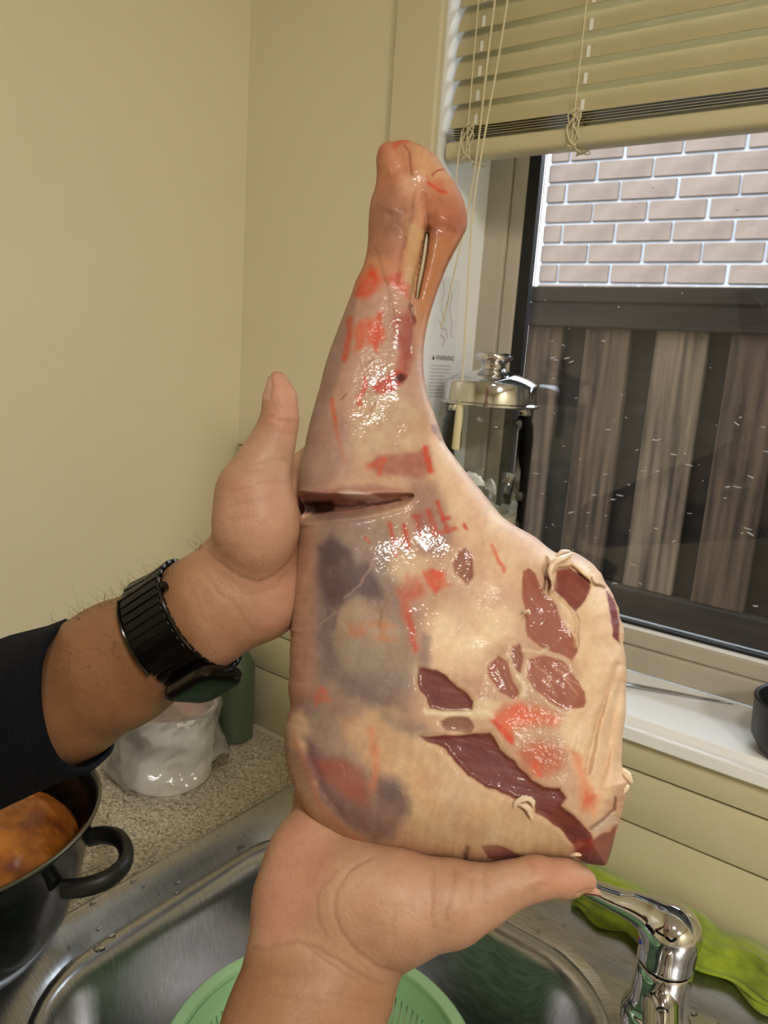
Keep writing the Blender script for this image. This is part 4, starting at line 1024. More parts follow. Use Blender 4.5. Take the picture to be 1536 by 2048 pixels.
def resample(ring, n=64):
    r = smooth_path(list(ring) + [ring[0]], 8); r = np.array(r)
    s = np.concatenate([[0], np.cumsum(np.linalg.norm(np.diff(r, axis=0), axis=1))]); u = np.linspace(0, s[-1], n, endpoint=False)
    return [np.array([np.interp(q, s, r[:, i]) for i in range(3)]) for q in u]
rr = [resample(r) for r in rr]
cen = [np.mean(r, 0) for r in rr]
inner = [[c + (p - c) * .94 for p in r] for r, c in zip(rr, cen)]
lc = (cen[-1] - CAM); lc = np.array([lc @ CR, lc @ CU, lc @ CF])
upper = smooth_path([lc + [.03, .012, -.012], lc, (-.43, -.215, .55), (-.45, -.235, .46), (-.37, -.25, .24), (-.25, -.25, 0)], 6)
sl = obj('sleeve', merge(loft(list(reversed(inner[:10])) + rr, True, False, True),
         tube([cam2world(np.array(q)) for q in upper], list(np.interp(np.linspace(0, 1, len(upper)), [0, .2, .45, .6, 1], [.045, .052, .056, .056, .064])), 32)), M['knit'], smooth=True)
rp = smooth_path([(-.042, -.308, .318), (-.02, -.338, .268), (.012, -.375, .20), (.05, -.40, .115), (.12, -.36, .04), (.20, -.27, -.04)], 6)
rv = [cam2world(np.array(q)) for q in rp]; rad = list(np.interp(np.linspace(0, 1, len(rp)), [0, .06, .4, .6, 1], [.046, .0475, .052, .055, .064]))
adopt(obj('sleeve', tube(rv, rad, 40), M['knit'], smooth=True), person)
adopt(sl, person)
# ---- hairs on the forearm
M['hair'] = mat('arm_hair', (40, 30, 24), .5)
hv, hf = [], []
for k in range(230):
    if k < 150: x0 = random.uniform(105, 345); y0 = 1245 - (x0 - 105) * .48 + random.uniform(-4, 22)
    elif k < 215: x0 = random.uniform(110, 260); y0 = random.uniform(1255, 1370)
    else: x0 = random.uniform(388, 408); y0 = 1092 + random.uniform(-8, 10)
    d0_ = .44; o = Vector(CAM); dr = Vector(px2world(x0, y0, 1.0)) - o; dr.normalize()
    hit = bvh.ray_cast(o, dr)
    if hit[0] is None: continue
    p = np.array(hit[0]); nn = np.array(hit[1])
    if nn @ CF > 0: nn = -nn
    g = CU * random.uniform(.3, 1.0) - CR * random.uniform(-.2, .9) - CF * .2; g /= np.linalg.norm(g)
    if k >= 150 and k < 215: g = nn * .25 + CR * random.uniform(-.6, .6) + CU * random.uniform(-.6, .2); g /= np.linalg.norm(g)
    L_ = random.uniform(.004, .013) * (.5 if 150 <= k < 215 else 1)
    if 150 <= k < 215 and k % 2: continue
    b = CR * random.gauss(0, .5) + CU * random.gauss(0, .4)
    path = [p, p + g * L_ * .4 + b * L_ * .08, p + g * L_ * .75 + b * L_ * .28, p + (g * .95) * L_ + b * L_ * .6]
    v, f = tube(smooth_path(path, 3), list(np.linspace(.00009, .00003, 10)), 3); n0 = len(hv); hv += v; hf += [tuple(i + n0 for i in q) for q in f]
hr = adopt(obj('arm_hair', (hv, hf), M['hair']), person); hr['kind'] = 'stuff'

# ================================================================== WATCH
M['strap'] = mat('black_steel_links', (16, 15, 15), .3, metal=.6, spec=.6)
M['strap_edge'] = mat('polished_black_steel', (58, 54, 49), .18, metal=.9)
M['wglass'] = mat('black_watch_glass', (4, 4, 5), .3, spec=.12)
wa = px2world(330, 1276, .453); wb = px2world(450, 1200, .440); AX = (wb - wa); AX /= np.linalg.norm(AX)
WC = px2world(374, 1252, .449)
e1 = CU - AX * (CU @ AX); e1 /= np.linalg.norm(e1); e2 = np.cross(AX, e1)
if e2 @ CF > 0: e2 = -e2                                   # e1 up, e2 towards the viewer
watch = empty('wrist_watch', tuple(WC))
tag(watch, 'black wrist watch with a link bracelet worn on the wrist', 'watch')
def wring(th, s, lift):
    d = e1 * math.cos(th) + e2 * math.sin(th); o = WC + AX * s
    h = bvh.ray_cast(Vector(o), Vector(d), .12)
    r = (h[3] if h[0] is not None else .032)
    return o + d * (r + lift)
_rc = {}
def wsurf(th, s, lift):
    """smoothed wrist radius"""
    k = (round(th, 3), round(s, 4))
    if k not in _rc:
        rs = []
        for q in (-.25, -.12, 0, .12, .25):
            d = e1 * math.cos(th + q) + e2 * math.sin(th + q); h = bvh.ray_cast(Vector(WC + AX * s), Vector(d), .12); rs.append(h[3] if h[0] is not None else .032)
        _rc[k] = sum(rs) / 5 + .0006
    return WC + AX * s + (e1 * math.cos(th) + e2 * math.sin(th)) * (_rc[k] + lift)
def slab(t0, t1, s0, s1, l0, l1, nt=3, ns=1):
    top = [[wsurf(t0 + (t1 - t0) * i / nt, s0 + (s1 - s0) * j / ns, l1) for j in range(ns + 1)] for i in range(nt + 1)]
    bot = [[wsurf(t0 + (t1 - t0) * i / nt, s0 + (s1 - s0) * j / ns, l0) for j in range(ns + 1)] for i in range(nt + 1)]
    rg = [t + b[::-1] for t, b in zip(top, bot)]
    return loft(rg)
NL = 34; hw = .0148
for k in range(NL):
    t0 = 2 * math.pi * k / NL; t1 = t0 + 2 * math.pi / NL * .80
    o = obj('link', slab(t0, t1, -hw, hw, .0004, .003, 2, 2), M['strap'], bevel=.0004, seg=2, smooth=True); adopt(o, watch)
    o = obj('pin', slab(t0 + 2 * math.pi / NL * .8, t0 + 2 * math.pi / NL * 1.06, -hw * .82, hw * .82, .0002, .0018, 1, 1), M['strap_edge']); adopt(o, watch)
# closing clasp over the inside of the wrist, with its polished rim
c0, c1 = .78, 2.1
_clasp = adopt(obj('clasp', merge(slab(c0, c1, -hw - .0008, hw + .0008, .0031, .0040, 16, 3), *[slab(c0 + .03 + (c1 - c0 - .06) * q / 9, c0 + .03 + (c1 - c0 - .06) * (q + .82) / 9, -hw + .0012, hw - .0012, .0036, .0047, 2, 1) for q in range(9)]), M['strap'], bevel=.0003, seg=1, smooth=True), watch)
rimp = [wsurf(c0, s, .0046) for s in np.linspace(-hw, hw, 6)] + [wsurf(t, hw + .0006, .0044) for t in np.linspace(c0, c1, 16)[1:]]
rimq = [wsurf(c0, s, .0046) for s in np.linspace(hw, -hw, 6)] + [wsurf(t, -hw - .0006, .0044) for t in np.linspace(c0, c1, 16)[1:]]
obj('clasp_rim', merge(tube(rimp, .0010, 8), tube(rimq, .0010, 8)), M['strap_edge'], _clasp, smooth=True)
bt = wsurf(c0 + .18, hw + .0012, .002)
obj('clasp_button', tube([bt, bt + AX * .002], .0026, 14), M['strap_edge'], _clasp, smooth=True)
# case on the outer side of the wrist
ct = math.radians(163)
cd_ = e1 * math.cos(ct) + e2 * math.sin(ct); ctn = np.cross(AX, cd_)
cc = wsurf(ct, 0, .003)
def wcase(prof, rx, ry):
    rg = []
    for ins, h in prof:
        rg.append([cc + AX * px_ + ctn * py_ + cd_ * h for px_, py_ in rrect(-rx + ins, rx - ins, -ry + ins, ry - ins, .008 - ins * .5, 6)])
    return loft(rg)
_case = adopt(obj('case', wcase([(.003, -.003), (.0005, -.001), (0, .001), (0, .0035), (.0008, .0045)], .0165, .0195), M['strap_edge'], smooth=True), watch)
obj('watch_glass', wcase([(.0009, .0045), (.0018, .0056), (.0045, .0062)], .0165, .0195), M['wglass'], _case, smooth=True)
kp = cc + AX * .0165 + cd_ * .003 + ctn * .007
obj('crown', tube([kp, kp + AX * .0026], .0032, 16), M['strap_edge'], _case, smooth=True)

# ================================================================== TAP
tap = empty('kitchen_tap', (.72, -.132, -.006))
tag(tap, 'chrome single-lever mixer tap on the sink deck', 'tap')
tx, ty = .72, -.132
adopt(obj('base', lathe([(.0315, -.009), (.0315, .006), (.0285, .012), (.0262, .018), (.0255, .024)], (tx, ty, 0), 48), M['chrome'], smooth=True), tap)
adopt(obj('tap_body', lathe([(.0255, .0225), (.0248, .045), (.0245, .0585), (.0238, .0595)], (tx, ty, 0), 48), M['chrome'], smooth=True), tap)
S = SDF((.63, -.172, .058), (.755, -.092, .13), .0011)
S.cone((tx, ty, .066), (tx + .001, ty, .090), .0246, .0252, .001)
S.cone((tx + .001, ty, .092), (tx - .030, ty + .002, .0985), .0242, .0125, .006)
S.cone((tx - .020, ty + .001, .0985), (tx - .078, ty + .004, .093), .0125, .0065, .008)
for oy in (-.006, .006): S.cone((tx - .02, ty + oy, .098), (tx - .077, ty + .004 + oy * .9, .093), .009, .0055, .006)
i = int(round((.0605 - S.o[2]) / S.step)); S.vol[:, :, :i + 1] = np.maximum(S.vol[:, :, :i + 1], .002)
V, F = S.mesh(); V = laplace(V, F, 3, .5)
adopt(link('lever', np_mesh('lever', V, F[:, ::-1]), M['chrome'], smooth=True), tap)
sp = [(tx + .004, ty - .012, .028), (tx + .014, ty - .045, .036), (tx + .026, ty - .085, .042), (tx + .038, ty - .125, .040), (tx + .044, ty - .142, .028), (tx + .045, ty - .146, .018)]
adopt(obj('spout', tube(smooth_path(sp, 5), list(np.interp(np.linspace(0, 1, 26), [0, .3, 1], [.017, .0145, .0115])), 24), M['chrome'], smooth=True), tap)
M['blue'] = mat('blue_mark', (40, 60, 190), .3); M['redm'] = mat('red_mark', (200, 50, 40), .3)
for a, m_ in ((214, 'blue'), (206, 'redm')):
    c = np.array([tx + .0252 * math.cos(math.radians(a)), ty + .0252 * math.sin(math.radians(a)), .078]); n_ = np.array([math.cos(math.radians(a)), math.sin(math.radians(a)), 0])
    adopt(obj('temperature_mark', tube([c - n_ * .0006, c + n_ * .0006], .0022, 14), M[m_], smooth=True), tap)

# ================================================================== CLOTH
M['cloth'] = mat('green_microfibre', (150, 170, 40), .95, col2=(120, 142, 28), nscale=60, bump=.6, bscale=900, sheen=.3)
rg = []
for i in range(90):
    s = i / 89; X_ = .606 + s * .40; ring = []
    wv = .004 * math.sin(s * 21) + .003 * math.sin(s * 47 + 1); h = .043 + .004 * math.sin(s * 9 + .5) + .003 * math.sin(s * 31)
    if i == 0: h *= .6
    n = 72
    for k in range(n):
        t = 2 * math.pi * k / n
        y_ = -.037 + wv + .025 * math.cos(t) * (1 + .10 * math.sin(5 * t + s * 12)); z_ = h * .5 + .002 + h * .5 * math.sin(t) * (1 + .06 * math.sin(3 * t + s * 17))
        gr = 0
        for g0, ga in ((3.55 + .25 * math.sin(s * 7), .10), (4.1 + .2 * math.sin(s * 11 + 1), .13), (2.75 + .3 * math.sin(s * 5 + 2), .08), (1.9 + .3 * math.sin(s * 9), .05)): gr += ga * math.exp(-((t - g0) / .13) ** 2)
        y_ = -.037 + (y_ + .037) * (1 - gr * 1.6); z_ = h * .5 + (z_ - h * .5) * (1 - gr * 1.2)
        if math.sin(t) < -.2: y_ += .008 * math.sin(s * 33 + 2) * (-math.sin(t)) - .006
        ring.append((X_ + .004 * math.sin(3 * t), min(y_, -.0095), max(z_, .0052)))
    rg.append(ring)
tag(obj('dish_cloth', loft(rg), M['cloth'], smooth=True), 'green microfibre dish cloth lying rolled behind the tap', 'cloth')

# ================================================================== COLANDER
M['mint'] = mat('mint_plastic', (168, 214, 168), .42, col2=(162, 208, 162), nscale=10, spec=.5)
cx, cy = .505, -.352
col_ = empty('colander', (cx, cy, -.17))
tag(col_, 'mint green plastic colander with slotted sides standing in the sink', 'colander')
adopt(obj('rim', lathe([(.1255, -.026), (.127, -.0185), (.1365, -.0165), (.1395, -.0195), (.1395, -.0245), (.1375, -.025), (.137, -.0215), (.1295, -.0205), (.128, -.026)], (cx, cy, 0), 120, False, False), M['mint'], smooth=True), col_)
n = 330
def cring(r, z): return [(cx + r * math.cos(2 * math.pi * k / n), cy + r * math.sin(2 * math.pi * k / n), z) for k in range(n)]
prof = [(.1265, -.022), (.1245, -.042), (.1235, -.046), (.1180, -.078), (.1172, -.082), (.1150, -.094), (.1142, -.098), (.1085, -.128), (.1076, -.132), (.104, -.148), (.094, -.158), (.07, -.161), (.03, -.162)]
V, F = [], []
for lay in (0, -.0022):
    b0 = len(V)
    for r, z in prof: V += cring(r + lay, z + (lay if r < .1 else 0))
    for i in range(len(prof) - 1):
        for k in range(n):
            if i in (2, 6) and k % 3 == 0: continue
            a = b0 + i * n + k; b = b0 + i * n + (k + 1) % n
            F.append((a, b, b + n, a + n) if lay == 0 else (a + n, b + n, b, a))
lo = len(prof) * n
for i in (2, 6):
    for k in range(0, n, 3):
        a = i * n + k; b = i * n + (k + 1) % n
        F += [(a, a + n, a + n + lo, a + lo), (b, b + lo, b + n + lo, b + n), (a, a + lo, b + lo, b), (a + n, b + n, b + n + lo, a + n + lo)]
F.append(tuple((len(prof) - 1) * n + k for k in range(n))); F.append(tuple(lo + (len(prof) - 1) * n + k for k in range(n - 1, -1, -1)))
adopt(obj('basket', (V, F), M['mint'], smooth=True), col_)
adopt(obj('foot', lathe([(.062, -.1628), (.062, -.1702), (.066, -.1702), (.068, -.1628)], (cx, cy, 0), 60, False, False), M['mint'], smooth=True), col_)

# ================================================================== POT WITH ROAST
M['enamel'] = mat('black_enamel', (14, 15, 17), .16, spec=.5)
M['potrim'] = mat('pot_rim_steel', (120, 112, 96), .3, metal=.9)
M['handle'] = mat('matt_black_handle', (18, 18, 18), .45)
pcx, pcy = .165, -.512
pot = empty('cooking_pot', (pcx, pcy, .006))
tag(pot, 'large black enamel cooking pot beside the sink', 'pot')
adopt(obj('pot_body', lathe([(.085, .0066), (.097, .0085), (.108, .016), (.118, .035), (.128, .07), (.137, .11), (.142, .134), (.1455, .139), (.1455, .1415), (.143, .1425), (.1395, .139), (.134, .108), (.125, .07), (.112, .03), (.09, .014), (.02, .012)], (pcx, pcy, .003), 96), M['enamel'], smooth=True), pot)
adopt(obj('pot_rim', lathe([(.1458, .1405), (.1464, .1412), (.1464, .1424), (.1455, .1431), (.1442, .1430), (.1437, .1426)], (pcx, pcy, .003), 96, False, False), M['potrim'], smooth=True), pot)
def onZ(x, y, z):
    r = px2world(x, y, 1.0) - CAM; return CAM + r * ((z - CAM[2]) / r[2])
hp = [onZ(176, 1676, .104), onZ(205, 1670, .108), onZ(236, 1676, .110), onZ(252, 1700, .110), (onZ(246, 1732, .109)), onZ(212, 1760, .107), onZ(165, 1775, .104), onZ(125, 1778, .102)]
adopt(obj('handle', tube(smooth_path(hp, 5), .0068, 14, 1.35), M['handle'], smooth=True), pot)
hq = [np.array([2 * pcx - p[0], 2 * pcy - p[1], p[2]]) for p in hp]
hq = [np.array([max(p[0], .014), p[1], p[2]]) for p in hq]
M['roast'] = mat('golden_crust', (206, 126, 42), .32, col2=(124, 58, 16), nscale=34, bump=.9, bscale=90, coat=.3, detail=6)
S = SDF((pcx - .14, pcy - .14, .01), (pcx + .14, pcy + .14, .17), .004)
S.ball((pcx - .002, pcy - .002, .082), (.127, .127, .062), .01)
V, F = S.mesh(); V = laplace(V, F, 2, .5)
nrm = vnormals(V, F[:, ::-1]); V = V + nrm * (.006 * vnoise(V[:, 0] * 1000, V[:, 1] * 1000, 40, 5, 3) + .002 * vnoise(V[:, 0] * 1000 + V[:, 2] * 700, V[:, 1] * 1000, 12, 7, 2))[:, None]
tag(link('roast', np_mesh('roast', V, F[:, ::-1]), M['roast'], smooth=True), 'golden brown roasted food inside the black pot', 'food')

# ================================================================== TUB IN A PLASTIC BAG
M['tub'] = mat('white_tub_plastic', (246, 245, 240), .35)
bxc, byc = .072, -.178
tub = empty('plastic_tub', (bxc, byc, 0)); tag(tub, 'white plastic tub wrapped in a clear bag on the worktop', 'tub')
adopt(obj('tub_body', lathe([(.056, .0006), (.0585, .004), (.0625, .098), (.0645, .100), (.0645, .106), (.0605, .106), (.056, .012), (.01, .01)], (bxc, byc, 0), 64), M['tub'], smooth=True), tub)
def bag_mat():
    m = bpy.data.materials.new('clear_bag_film'); m.use_nodes = True; nt = m.node_tree; N = nt.nodes; L = nt.links
    for q in list(N): N.remove(q)
    out = N.new('ShaderNodeOutputMaterial'); tr = N.new('ShaderNodeBsdfTransparent'); gl = N.new('ShaderNodeBsdfGlossy'); gl.inputs['Roughness'].default_value = .12
    df = N.new('ShaderNodeBsdfDiffuse'); df.inputs[0].default_value = (.95, .96, .97, 1)
    tl = N.new('ShaderNodeBsdfTranslucent'); tl.inputs[0].default_value = (.95, .96, .97, 1)
    a = N.new('ShaderNodeMixShader'); a.inputs[0].default_value = .4; L.new(df.outputs[0], a.inputs[1]); L.new(tl.outputs[0], a.inputs[2])
    b = N.new('ShaderNodeMixShader'); b.inputs[0].default_value = .32; L.new(tr.outputs[0], b.inputs[1]); L.new(a.outputs[0], b.inputs[2])
    lw = N.new('ShaderNodeFresnel'); lw.inputs[0].default_value = 1.5
    c = N.new('ShaderNodeMixShader'); L.new(lw.outputs[0], c.inputs[0]); L.new(b.outputs[0], c.inputs[1]); L.new(gl.outputs[0], c.inputs[2])
    L.new(c.outputs[0], out.inputs[0]); return m
M['bag'] = bag_mat()
nt_, nz_ = 150, 44; V = []; F = []
for i in range(nz_):
    s = i / (nz_ - 1)
    for k in range(nt_):
        t = 2 * math.pi * k / nt_; u = math.cos(t), math.sin(t)
        if s < .16: r = .0615 * (s / .16) ** .5 + .001; z = .1125 - .0015 * s
        else:
            q = (s - .16) / .84; hem = .028 + .010 * math.sin(2 * t + 1.2) + .005 * math.sin(5 * t) + .003 * math.sin(11 * t + 2)
            z = .111 + (hem - .111) * q
            r = .0668 + .013 * q ** 2.2 + .0045 * q * math.sin(7 * t + 3 * q) + .0030 * math.sin(3 * t - 9 * q)
        cr_ = float(vnoise(np.array(t * 22.0 + 9 * s), np.array(s * 52.0 + t * 9), 5, 3, 3)) * .0034 * min(1, s * 4)
        r += cr_
        x_ = bxc + r * u[0]; x_ = max(x_, .0035 + .001 * math.sin(9 * t))
        V.append((x_, byc + r * u[1], z + cr_ * .5 + (.003 * math.sin(3 * t) if s < .16 else 0)))
for i in range(nz_ - 1):
    for k in range(nt_): a = i * nt_ + k; b = i * nt_ + (k + 1) % nt_; F.append((a, b, b + nt_, a + nt_))
F.append(tuple(range(nt_)))
adopt(obj('bag', (V, F), M['bag'], smooth=True), tub)
M['mince'] = mat('raw_pink_meat', (214, 130, 116), .4, col2=(232, 190, 176), nscale=120, bump=.4, bscale=200)
S = SDF((bxc - .06, byc - .06, .08), (bxc + .06, byc + .06, .12), .003); S.ball((bxc, byc, .096), (.053, .053, .0125), .004)
V, F = S.mesh(); V = V + np.stack([0 * V[:, 0], 0 * V[:, 0], .003 * vnoise(V[:, 0] * 1000, V[:, 1] * 1000, 14, 4)], 1)
tag(link('meat_pieces', np_mesh('meat_pieces', V, F[:, ::-1]), M['mince'], smooth=True), 'pale pink raw meat filling the white tub', 'meat')
# green bottle in the corner behind the tub
M['bottle'] = mat('green_bottle_plastic', (78, 96, 72), .25, coat=.3)
bo = empty('green_bottle', (.058, -.048, 0)); tag(bo, 'dull green bottle standing in the corner behind the tub', 'bottle')
adopt(obj('bottle_body', lathe([(.026, .0008), (.030, .004), (.0305, .10), (.029, .118), (.020, .134), (.0125, .142), (.012, .160)], (.058, -.048, 0), 40), M['bottle'], smooth=True), bo)
adopt(obj('bottle_cap', lathe([(.0135, .1605), (.0135, .178), (.0125, .1795)], (.058, -.048, 0), 30), M['white'], smooth=True), bo)

# ================================================================== GLASS JAR ON THE SILL
M['jarglass'] = glass_mat('jar_glass', (250, 252, 251), .02, 1.45, edge=(196, 206, 202))
jx, jy, jz = .386, .051, WZ0
jar = empty('storage_jar', (jx, jy, jz)); tag(jar, 'tall clear glass jar with a chrome lid on the sill', 'jar')
adopt(obj('jar_body', lathe([(.048, .0008), (.055, .004), (.0565, .015), (.0565, .27), (.055, .285), (.052, .292), (.053, .296), (.053, .304)], (jx, jy, jz), 64, True, False), M['jarglass'], smooth=True), jar)
_lid = adopt(obj('lid', lathe([(.0580, .306), (.0600, .3075), (.0600, .3095), (.0575, .311), (.0570, .332), (.0555, .3345), (.045, .340), (.030, .3445), (.017, .3475), (.0145, .350)], (jx, jy, jz), 64), M['chrome'], smooth=True), jar)
obj('knob', lathe([(.0145, .3495), (.0145, .355), (.0165, .358), (.0215, .360), (.0225, .363), (.0215, .366), (.016, .3685), (.004, .3695)], (jx, jy, jz), 48), M['chrome'], _lid, smooth=True)
# what the jar holds: a small glass cup, pale shells and a beaded piece of coral
cup = obj('glass_cup', lathe([(.028, .168), (.030, .170), (.034, .222), (.0345, .2235)], (jx + .008, jy - .004, jz), 48, True, False), M['jarglass'], smooth=True)
tag(cup, 'small clear glass cup inside the tall jar', 'cup')
M['shell'] = mat('white_shell', (250, 249, 245), .4, col2=(236, 226, 210), nscale=60)
M['coral'] = mat('cream_coral', (236, 226, 204), .6, col2=(214, 200, 172), nscale=90)
def shell(c, R, a, tilt, name='sea_shell'):
    rows = []
    for i in range(9):
        v = i / 8; row = []
        for j in range(19):
            t = math.radians(-70 + 140 * j / 18); rr_ = R * (v ** .8) * (1 + .05 * math.cos(18 * t))
            row.append(np.array([rr_ * math.sin(t), rr_ * math.cos(t) - R * .5, R * .42 * math.sin(math.pi * .5 * v) * math.cos(t * 1.1) - R * .3 * v * v]))
        rows.append(row)
    ca, sa = math.cos(a), math.sin(a); ct_, st_ = math.cos(tilt), math.sin(tilt); out = []
    for row in rows: out.append([(c[0] + p[0] * ca - (p[1] * ct_ - p[2] * st_) * sa, c[1] + p[0] * sa + (p[1] * ct_ - p[2] * st_) * ca, c[2] + p[1] * st_ + p[2] * ct_) for p in row])
    v1, f1 = loft(out, False, False, False); v2 = [(x, y, z - .0012) for x, y, z in v1]
    return merge((v1, f1), (v2, [q[::-1] for q in f1]))
lab = ['white sea shell uppermost in the glass jar', 'cream ribbed sea shell leaning inside the glass jar', 'white sea shell lying flat beside the coral in the jar']
for q, (c, R, a, ti) in enumerate((((jx - .010, jy - .016, jz + .214), .022, .6, .7), ((jx + .010, jy + .006, jz + .206), .021, 2.4, 1.1), ((jx - .002, jy - .020, jz + .188), .026, 1.2, .35))):
    tag(obj('sea_shell', shell(c, R, a, ti), M['shell'], smooth=True), lab[q], 'shell', 'shells in the jar')
Vb, Fb = [], []
for k in range(60):
    t = random.uniform(0, 6.28); r = .049 * math.sqrt(random.uniform(.25, 1)); z = jz + random.uniform(.012, .186)
    v, f = lathe([(.0005, -.006), (.0045, -.004), (.006, 0), (.0045, .004), (.0005, .006)], (jx + r * math.cos(t), jy + r * math.sin(t), z), 8)
    n0 = len(Vb); Vb += v; Fb += [tuple(i + n0 for i in w) for w in f]
v, f = lathe([(.038, .010), (.046, .015), (.044, .1), (.046, .175), (.02, .183)], (jx, jy, jz), 24); n0 = len(Vb); Vb += v; Fb += [tuple(i + n0 for i in w) for w in f]
tag(obj('coral', (Vb, Fb), M['coral'], smooth=True), 'cream knobbly coral filling the bottom of the jar', 'coral')

# ================================================================== VENETIAN BLIND
blind = empty('venetian_blind', (WX0, .02, .8)); tag(blind, 'cream venetian blind half raised over the kitchen window', 'blind')
BX0_, BX1_ = WX0 + .006, WX1 - .01
def slat_vf(zc, tilt, w=.0365, crown=.0030):
    rows = []
    for X_ in (BX0_, BX1_):
        row = []
        for lay in (0, 1):
            for j in range(7):
                s = -1 + 2 * (j if lay == 0 else 6 - j) / 6
                u = s * w / 2; v = crown * (1 - s * s) - (.0005 if lay else 0)
                row.append((X_, .020 + u * math.cos(tilt) - v * math.sin(tilt), zc + u * math.sin(tilt) + v * math.cos(tilt)))
        rows.append(row)
    return loft(rows)
PITCHZ = .0248; t_ = math.radians(62)
o0 = None
for k in range(17):
    zc = .8485 + k * PITCHZ
    if o0 is None: o0 = adopt(obj('slat', slat_vf(.8485, t_), M['slat'], smooth=True), blind)
    else:
        o = bpy.data.objects.new('slat', o0.data); COL.objects.link(o); adopt(o, blind); o.location.z = k * PITCHZ
for k in range(5):
    adopt(obj('stacked_slat', slat_vf(.8212 + k * .0026, math.radians(3), .0262, .002), M['slat'], smooth=True), blind)
M['rail'] = mat('blind_rail', (206, 196, 162), .35)
_rail = adopt(obj('bottom_rail', loft([[(X_, .020 + a, .7985 + b) for a, b in rrect(-.0135, .0135, 0, .0195, .006, 4)] for X_ in (BX0_, BX1_)]), M['rail'], smooth=True), blind)
adopt(obj('head_rail', box(BX0_, BX1_, .004, .036, 1.272, 1.2795), M['rail']), blind)
for X_ in (.352, .478, .95, 1.4):
    adopt(obj('ladder_cord', merge(tube([(X_, .0035, .80), (X_, .0035, 1.272)], .0007, 6), tube([(X_ + .004, .0365, .80), (X_ + .004, .0365, 1.272)], .0007, 6)), M['cord']), blind)
    v, f = [], []
    for k in range(17):
        z = .8485 + k * PITCHZ
        b = box(X_ + .0024, X_ + .0058, .0108, .0122, z - .0155, z - .005); n0 = len(v); v += b[0]; f += [tuple(i + n0 for i in q) for q in b[1]]
    adopt(obj('daylight_slit', (v, f), M['white']), blind)  # white bits standing in for daylight seen through the slat holes
    # bunched cord knotted round the bottom rail
    pts = []
    for k in range(80):
        a = k * .83; pts.append((X_ + .010 * math.sin(k * 1.7) * (0.4 + .6 * random.random()), .020 - (.0155 + .003 * random.random()) * math.cos(a * .5), .812 + .018 * math.sin(k * .9) + .004 * random.random()))
    obj('cord_bundle', tube(smooth_path(pts, 3), .0008, 5), M['cord'], _rail)
def cord(pts, r=.0011, name='pull_cord'): return adopt(obj(name, tube(smooth_path(pts, 6), r, 7), M['cord'], smooth=True), blind)
def onY(x, y, Y):
    r = px2world(x, y, 1.0) - CAM; return CAM + r * ((Y - CAM[1]) / r[1])
cord([(.412, -.004, 1.27), onY(1015, 0, -.004), onY(973, 250, -.004), onY(947, 413, -.004), onY(934, 608, -.004), onY(923, 786, -.004), onY(921, 806, -.004)])
cord([(.396, -.002, 1.27), onY(990, 0, -.002), onY(955, 300, -.002), onY(937, 413, .002), onY(898, 592, .004), onY(882, 657, .010)])
cord([onY(924, 262, -.0005), onY(915, 330, -.0005), onY(910, 420, .0), onY(903, 520, .003)], .0008)
ta = onY(921, 800, -.004)
adopt(obj('tassel', lathe([(.0022, .0), (.0038, -.006), (.0045, -.014), (.0056, -.056), (.0048, -.058)], tuple(ta), 20), mat('ivory_plastic', (226, 214, 176), .4), smooth=True), blind)

# ================================================================== SAFETY LABEL ON THE JAMB
M['paper'] = mat('white_paper', (232, 234, 236), .7)
M['ink'] = mat('label_ink', (62, 62, 66), .7); M['inkp'] = mat('label_ink_faint', (176, 160, 150), .7); M['inkl'] = mat('label_print_grey', (176, 180, 186), .7)
lb = empty('safety_label', (WX0 + .0005, .04, .6)); tag(lb, 'white printed safety label stuck on the window jamb', 'label')
lx = WX0 + .0006
adopt(obj('paper', box(WX0 + .0002, lx, .012, .070, .505, .672), M['paper']), lb)
tri = [(lx + .0002, .019, .5735), (lx + .0002, .0255, .5735), (lx + .0002, .02225, .5795)]
adopt(obj('warning_triangle', (tri, [(0, 1, 2)]), M['ink']), lb)
tc_ = bpy.data.curves.new('warning_text', 'FONT'); tc_.body = 'WARNING'; tc_.size = .0088; tc_.extrude = 0.00004; tc_.resolution_u = 2
to = bpy.data.objects.new('warning_text', tc_); COL.objects.link(to)
to.matrix_world = Matrix(((0, 0, 1, lx + .00025), (1, 0, 0, .0275), (0, 1, 0, .5732), (0, 0, 0, 1)))
bpy.context.view_layer.update()
dg = bpy.context.evaluated_depsgraph_get(); tm = bpy.data.meshes.new_from_object(to.evaluated_get(dg)); mw = to.matrix_world.copy(); bpy.data.objects.remove(to)
tm.transform(mw); tm.materials.clear(); adopt(link('warning_text', tm, M['ink']), lb)
v, f = [], []
for k in range(10):
    b = box(lx + .0001, lx + .0002, .018, .062 - (.012 if k % 4 == 3 else 0), .566 - k * .0042, .567 - k * .0042); n0 = len(v); v += b[0]; f += [tuple(i + n0 for i in q) for q in b[1]]
adopt(obj('fine_print', (v, f), M['inkl']), lb)
def stroke(pts, m_): return adopt(obj('line_drawing', tube(smooth_path([(lx + .0002, a, b) for a, b in pts], 5), .0005, 5), M[m_]), lb)
stroke([(.030, .668), (.034, .655), (.031, .640), (.036, .625), (.042, .622)], 'inkp')
stroke([(.046, .664), (.052, .652), (.050, .636), (.058, .618), (.056, .608), (.062, .602)], 'inkp')
stroke([(.028, .622), (.036, .612), (.046, .610), (.050, .600)], 'inkp')
stroke([(.034, .604), (.044, .598), (.040, .590)], 'inkp')

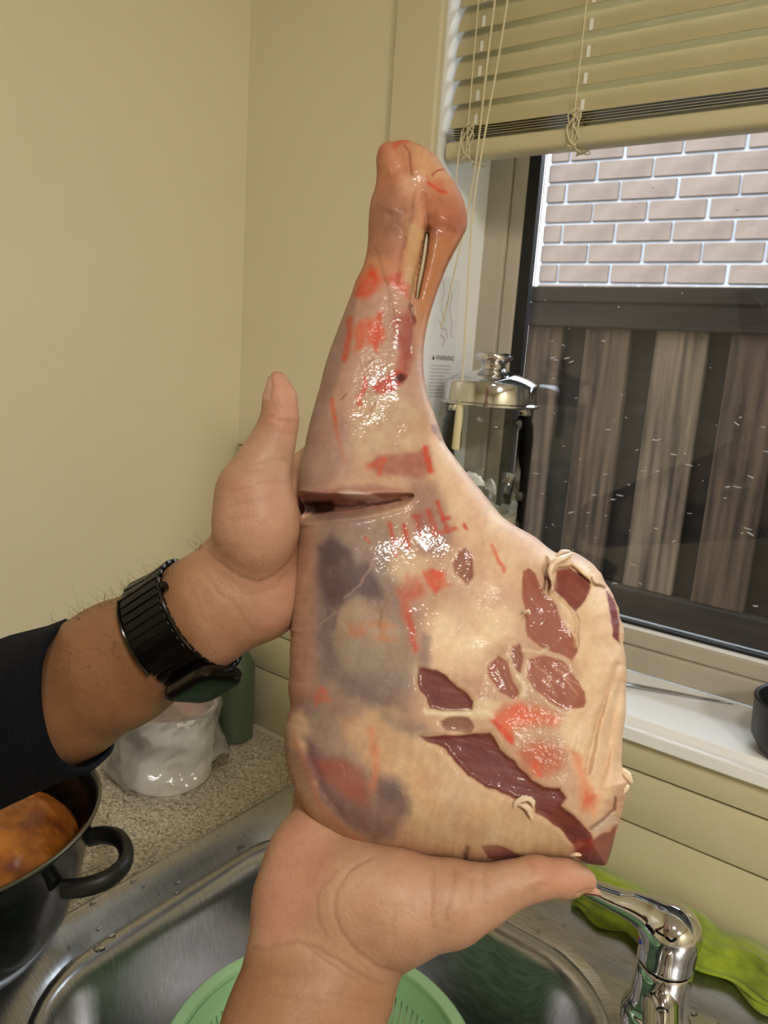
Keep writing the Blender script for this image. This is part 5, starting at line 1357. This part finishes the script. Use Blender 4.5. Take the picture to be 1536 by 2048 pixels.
# ================================================================== SMALL THINGS ON THE SILL
rows = []
for i in range(25):
    s = i / 24; a_ = onZ(1215 + 250 * s, 1366 + 34 * s + 6 * s * s, WZ0 + .002); w = .0042 * (1 - s ** 3) + .0005; zz = WZ0 + .0012 + .0045 * (1 - s) ** 1.5
    rows.append([(a_[0], a_[1] - w, zz), (a_[0], a_[1], zz + .0010), (a_[0], a_[1] + w, zz), (a_[0], a_[1] + w, zz - .0009), (a_[0], a_[1], zz - .0004), (a_[0], a_[1] - w, zz - .0009)])
tag(obj('metal_strip', loft(rows), M['steel'], smooth=True), 'thin grey curved metal strip lying on the white sill', 'strip')
M['bowlblk'] = mat('matt_black_stoneware', (30, 31, 33), .4)
bw_ = empty('small_bowl', (.781, .034, WZ0)); tag(bw_, 'small matt black bowl at the right end of the sill', 'bowl')
adopt(obj('bowl_body', lathe([(.034, .0006), (.042, .003), (.050, .016), (.052, .05), (.0525, .054), (.0510, .0555), (.0485, .054), (.0470, .046), (.0455, .018), (.036, .010), (.005, .009)], (.781, .034, WZ0), 64), M['bowlblk'], smooth=True), bw_)
M['garlic'] = mat('cream_clove', (232, 220, 186), .45, col2=(222, 206, 166), nscale=40)
for q, (dx, dy, a, l_) in enumerate(((-.018, .002, .5, 'cream clove nearest the rim inside the small black bowl'), (.012, -.010, 2.0, 'cream clove in the middle of the small black bowl'), (.008, .018, 1.2, 'cream clove at the back of the small black bowl'))):
    c = np.array([.781 + dx, .034 + dy, WZ0 + .030]); u = np.array([math.cos(a), math.sin(a), .25])
    pts = [c - u * .016, c - u * .012, c - u * .004, c + u * .006, c + u * .013, c + u * .017]
    tag(obj('garlic_clove', tube(pts, [.001, .006, .0095, .0088, .005, .001], 14), M['garlic'], smooth=True), l_, 'garlic', 'cloves in the black bowl')

# ================================================================== CEILING LAMPS (the room's own light, plus one added for the walls)
M['lamp'] = mat('lamp_housing', (240, 238, 230), .4)
for (lx_, ly_), lr_, lw_ in LAMPS:
    lamp = empty('ceiling_or_fill_lamp', (lx_, ly_, CEIL))
    tag(lamp, 'round warm white ceiling lamp behind the viewer' if lr_ < .15 else 'larger round ceiling lamp to the right, added to brighten the walls', 'lamp')
    adopt(obj('housing', lathe([(lr_ + .02, CEIL - .0003), (lr_ + .025, CEIL - .03), (lr_ + .015, CEIL - .035), (lr_ + .01, CEIL - .03)], (lx_, ly_, 0), 48), M['lamp'], smooth=True), lamp)
    ld = bpy.data.lights.new('ceiling_or_fill_light', 'AREA'); ld.shape = 'DISK'; ld.size = 2 * lr_; ld.energy = lw_; ld.color = LAMP_COL
    lo_ = bpy.data.objects.new('ceiling_or_fill_light', ld); COL.objects.link(lo_); lo_.location = (lx_, ly_, CEIL - .04); adopt(lo_, lamp)
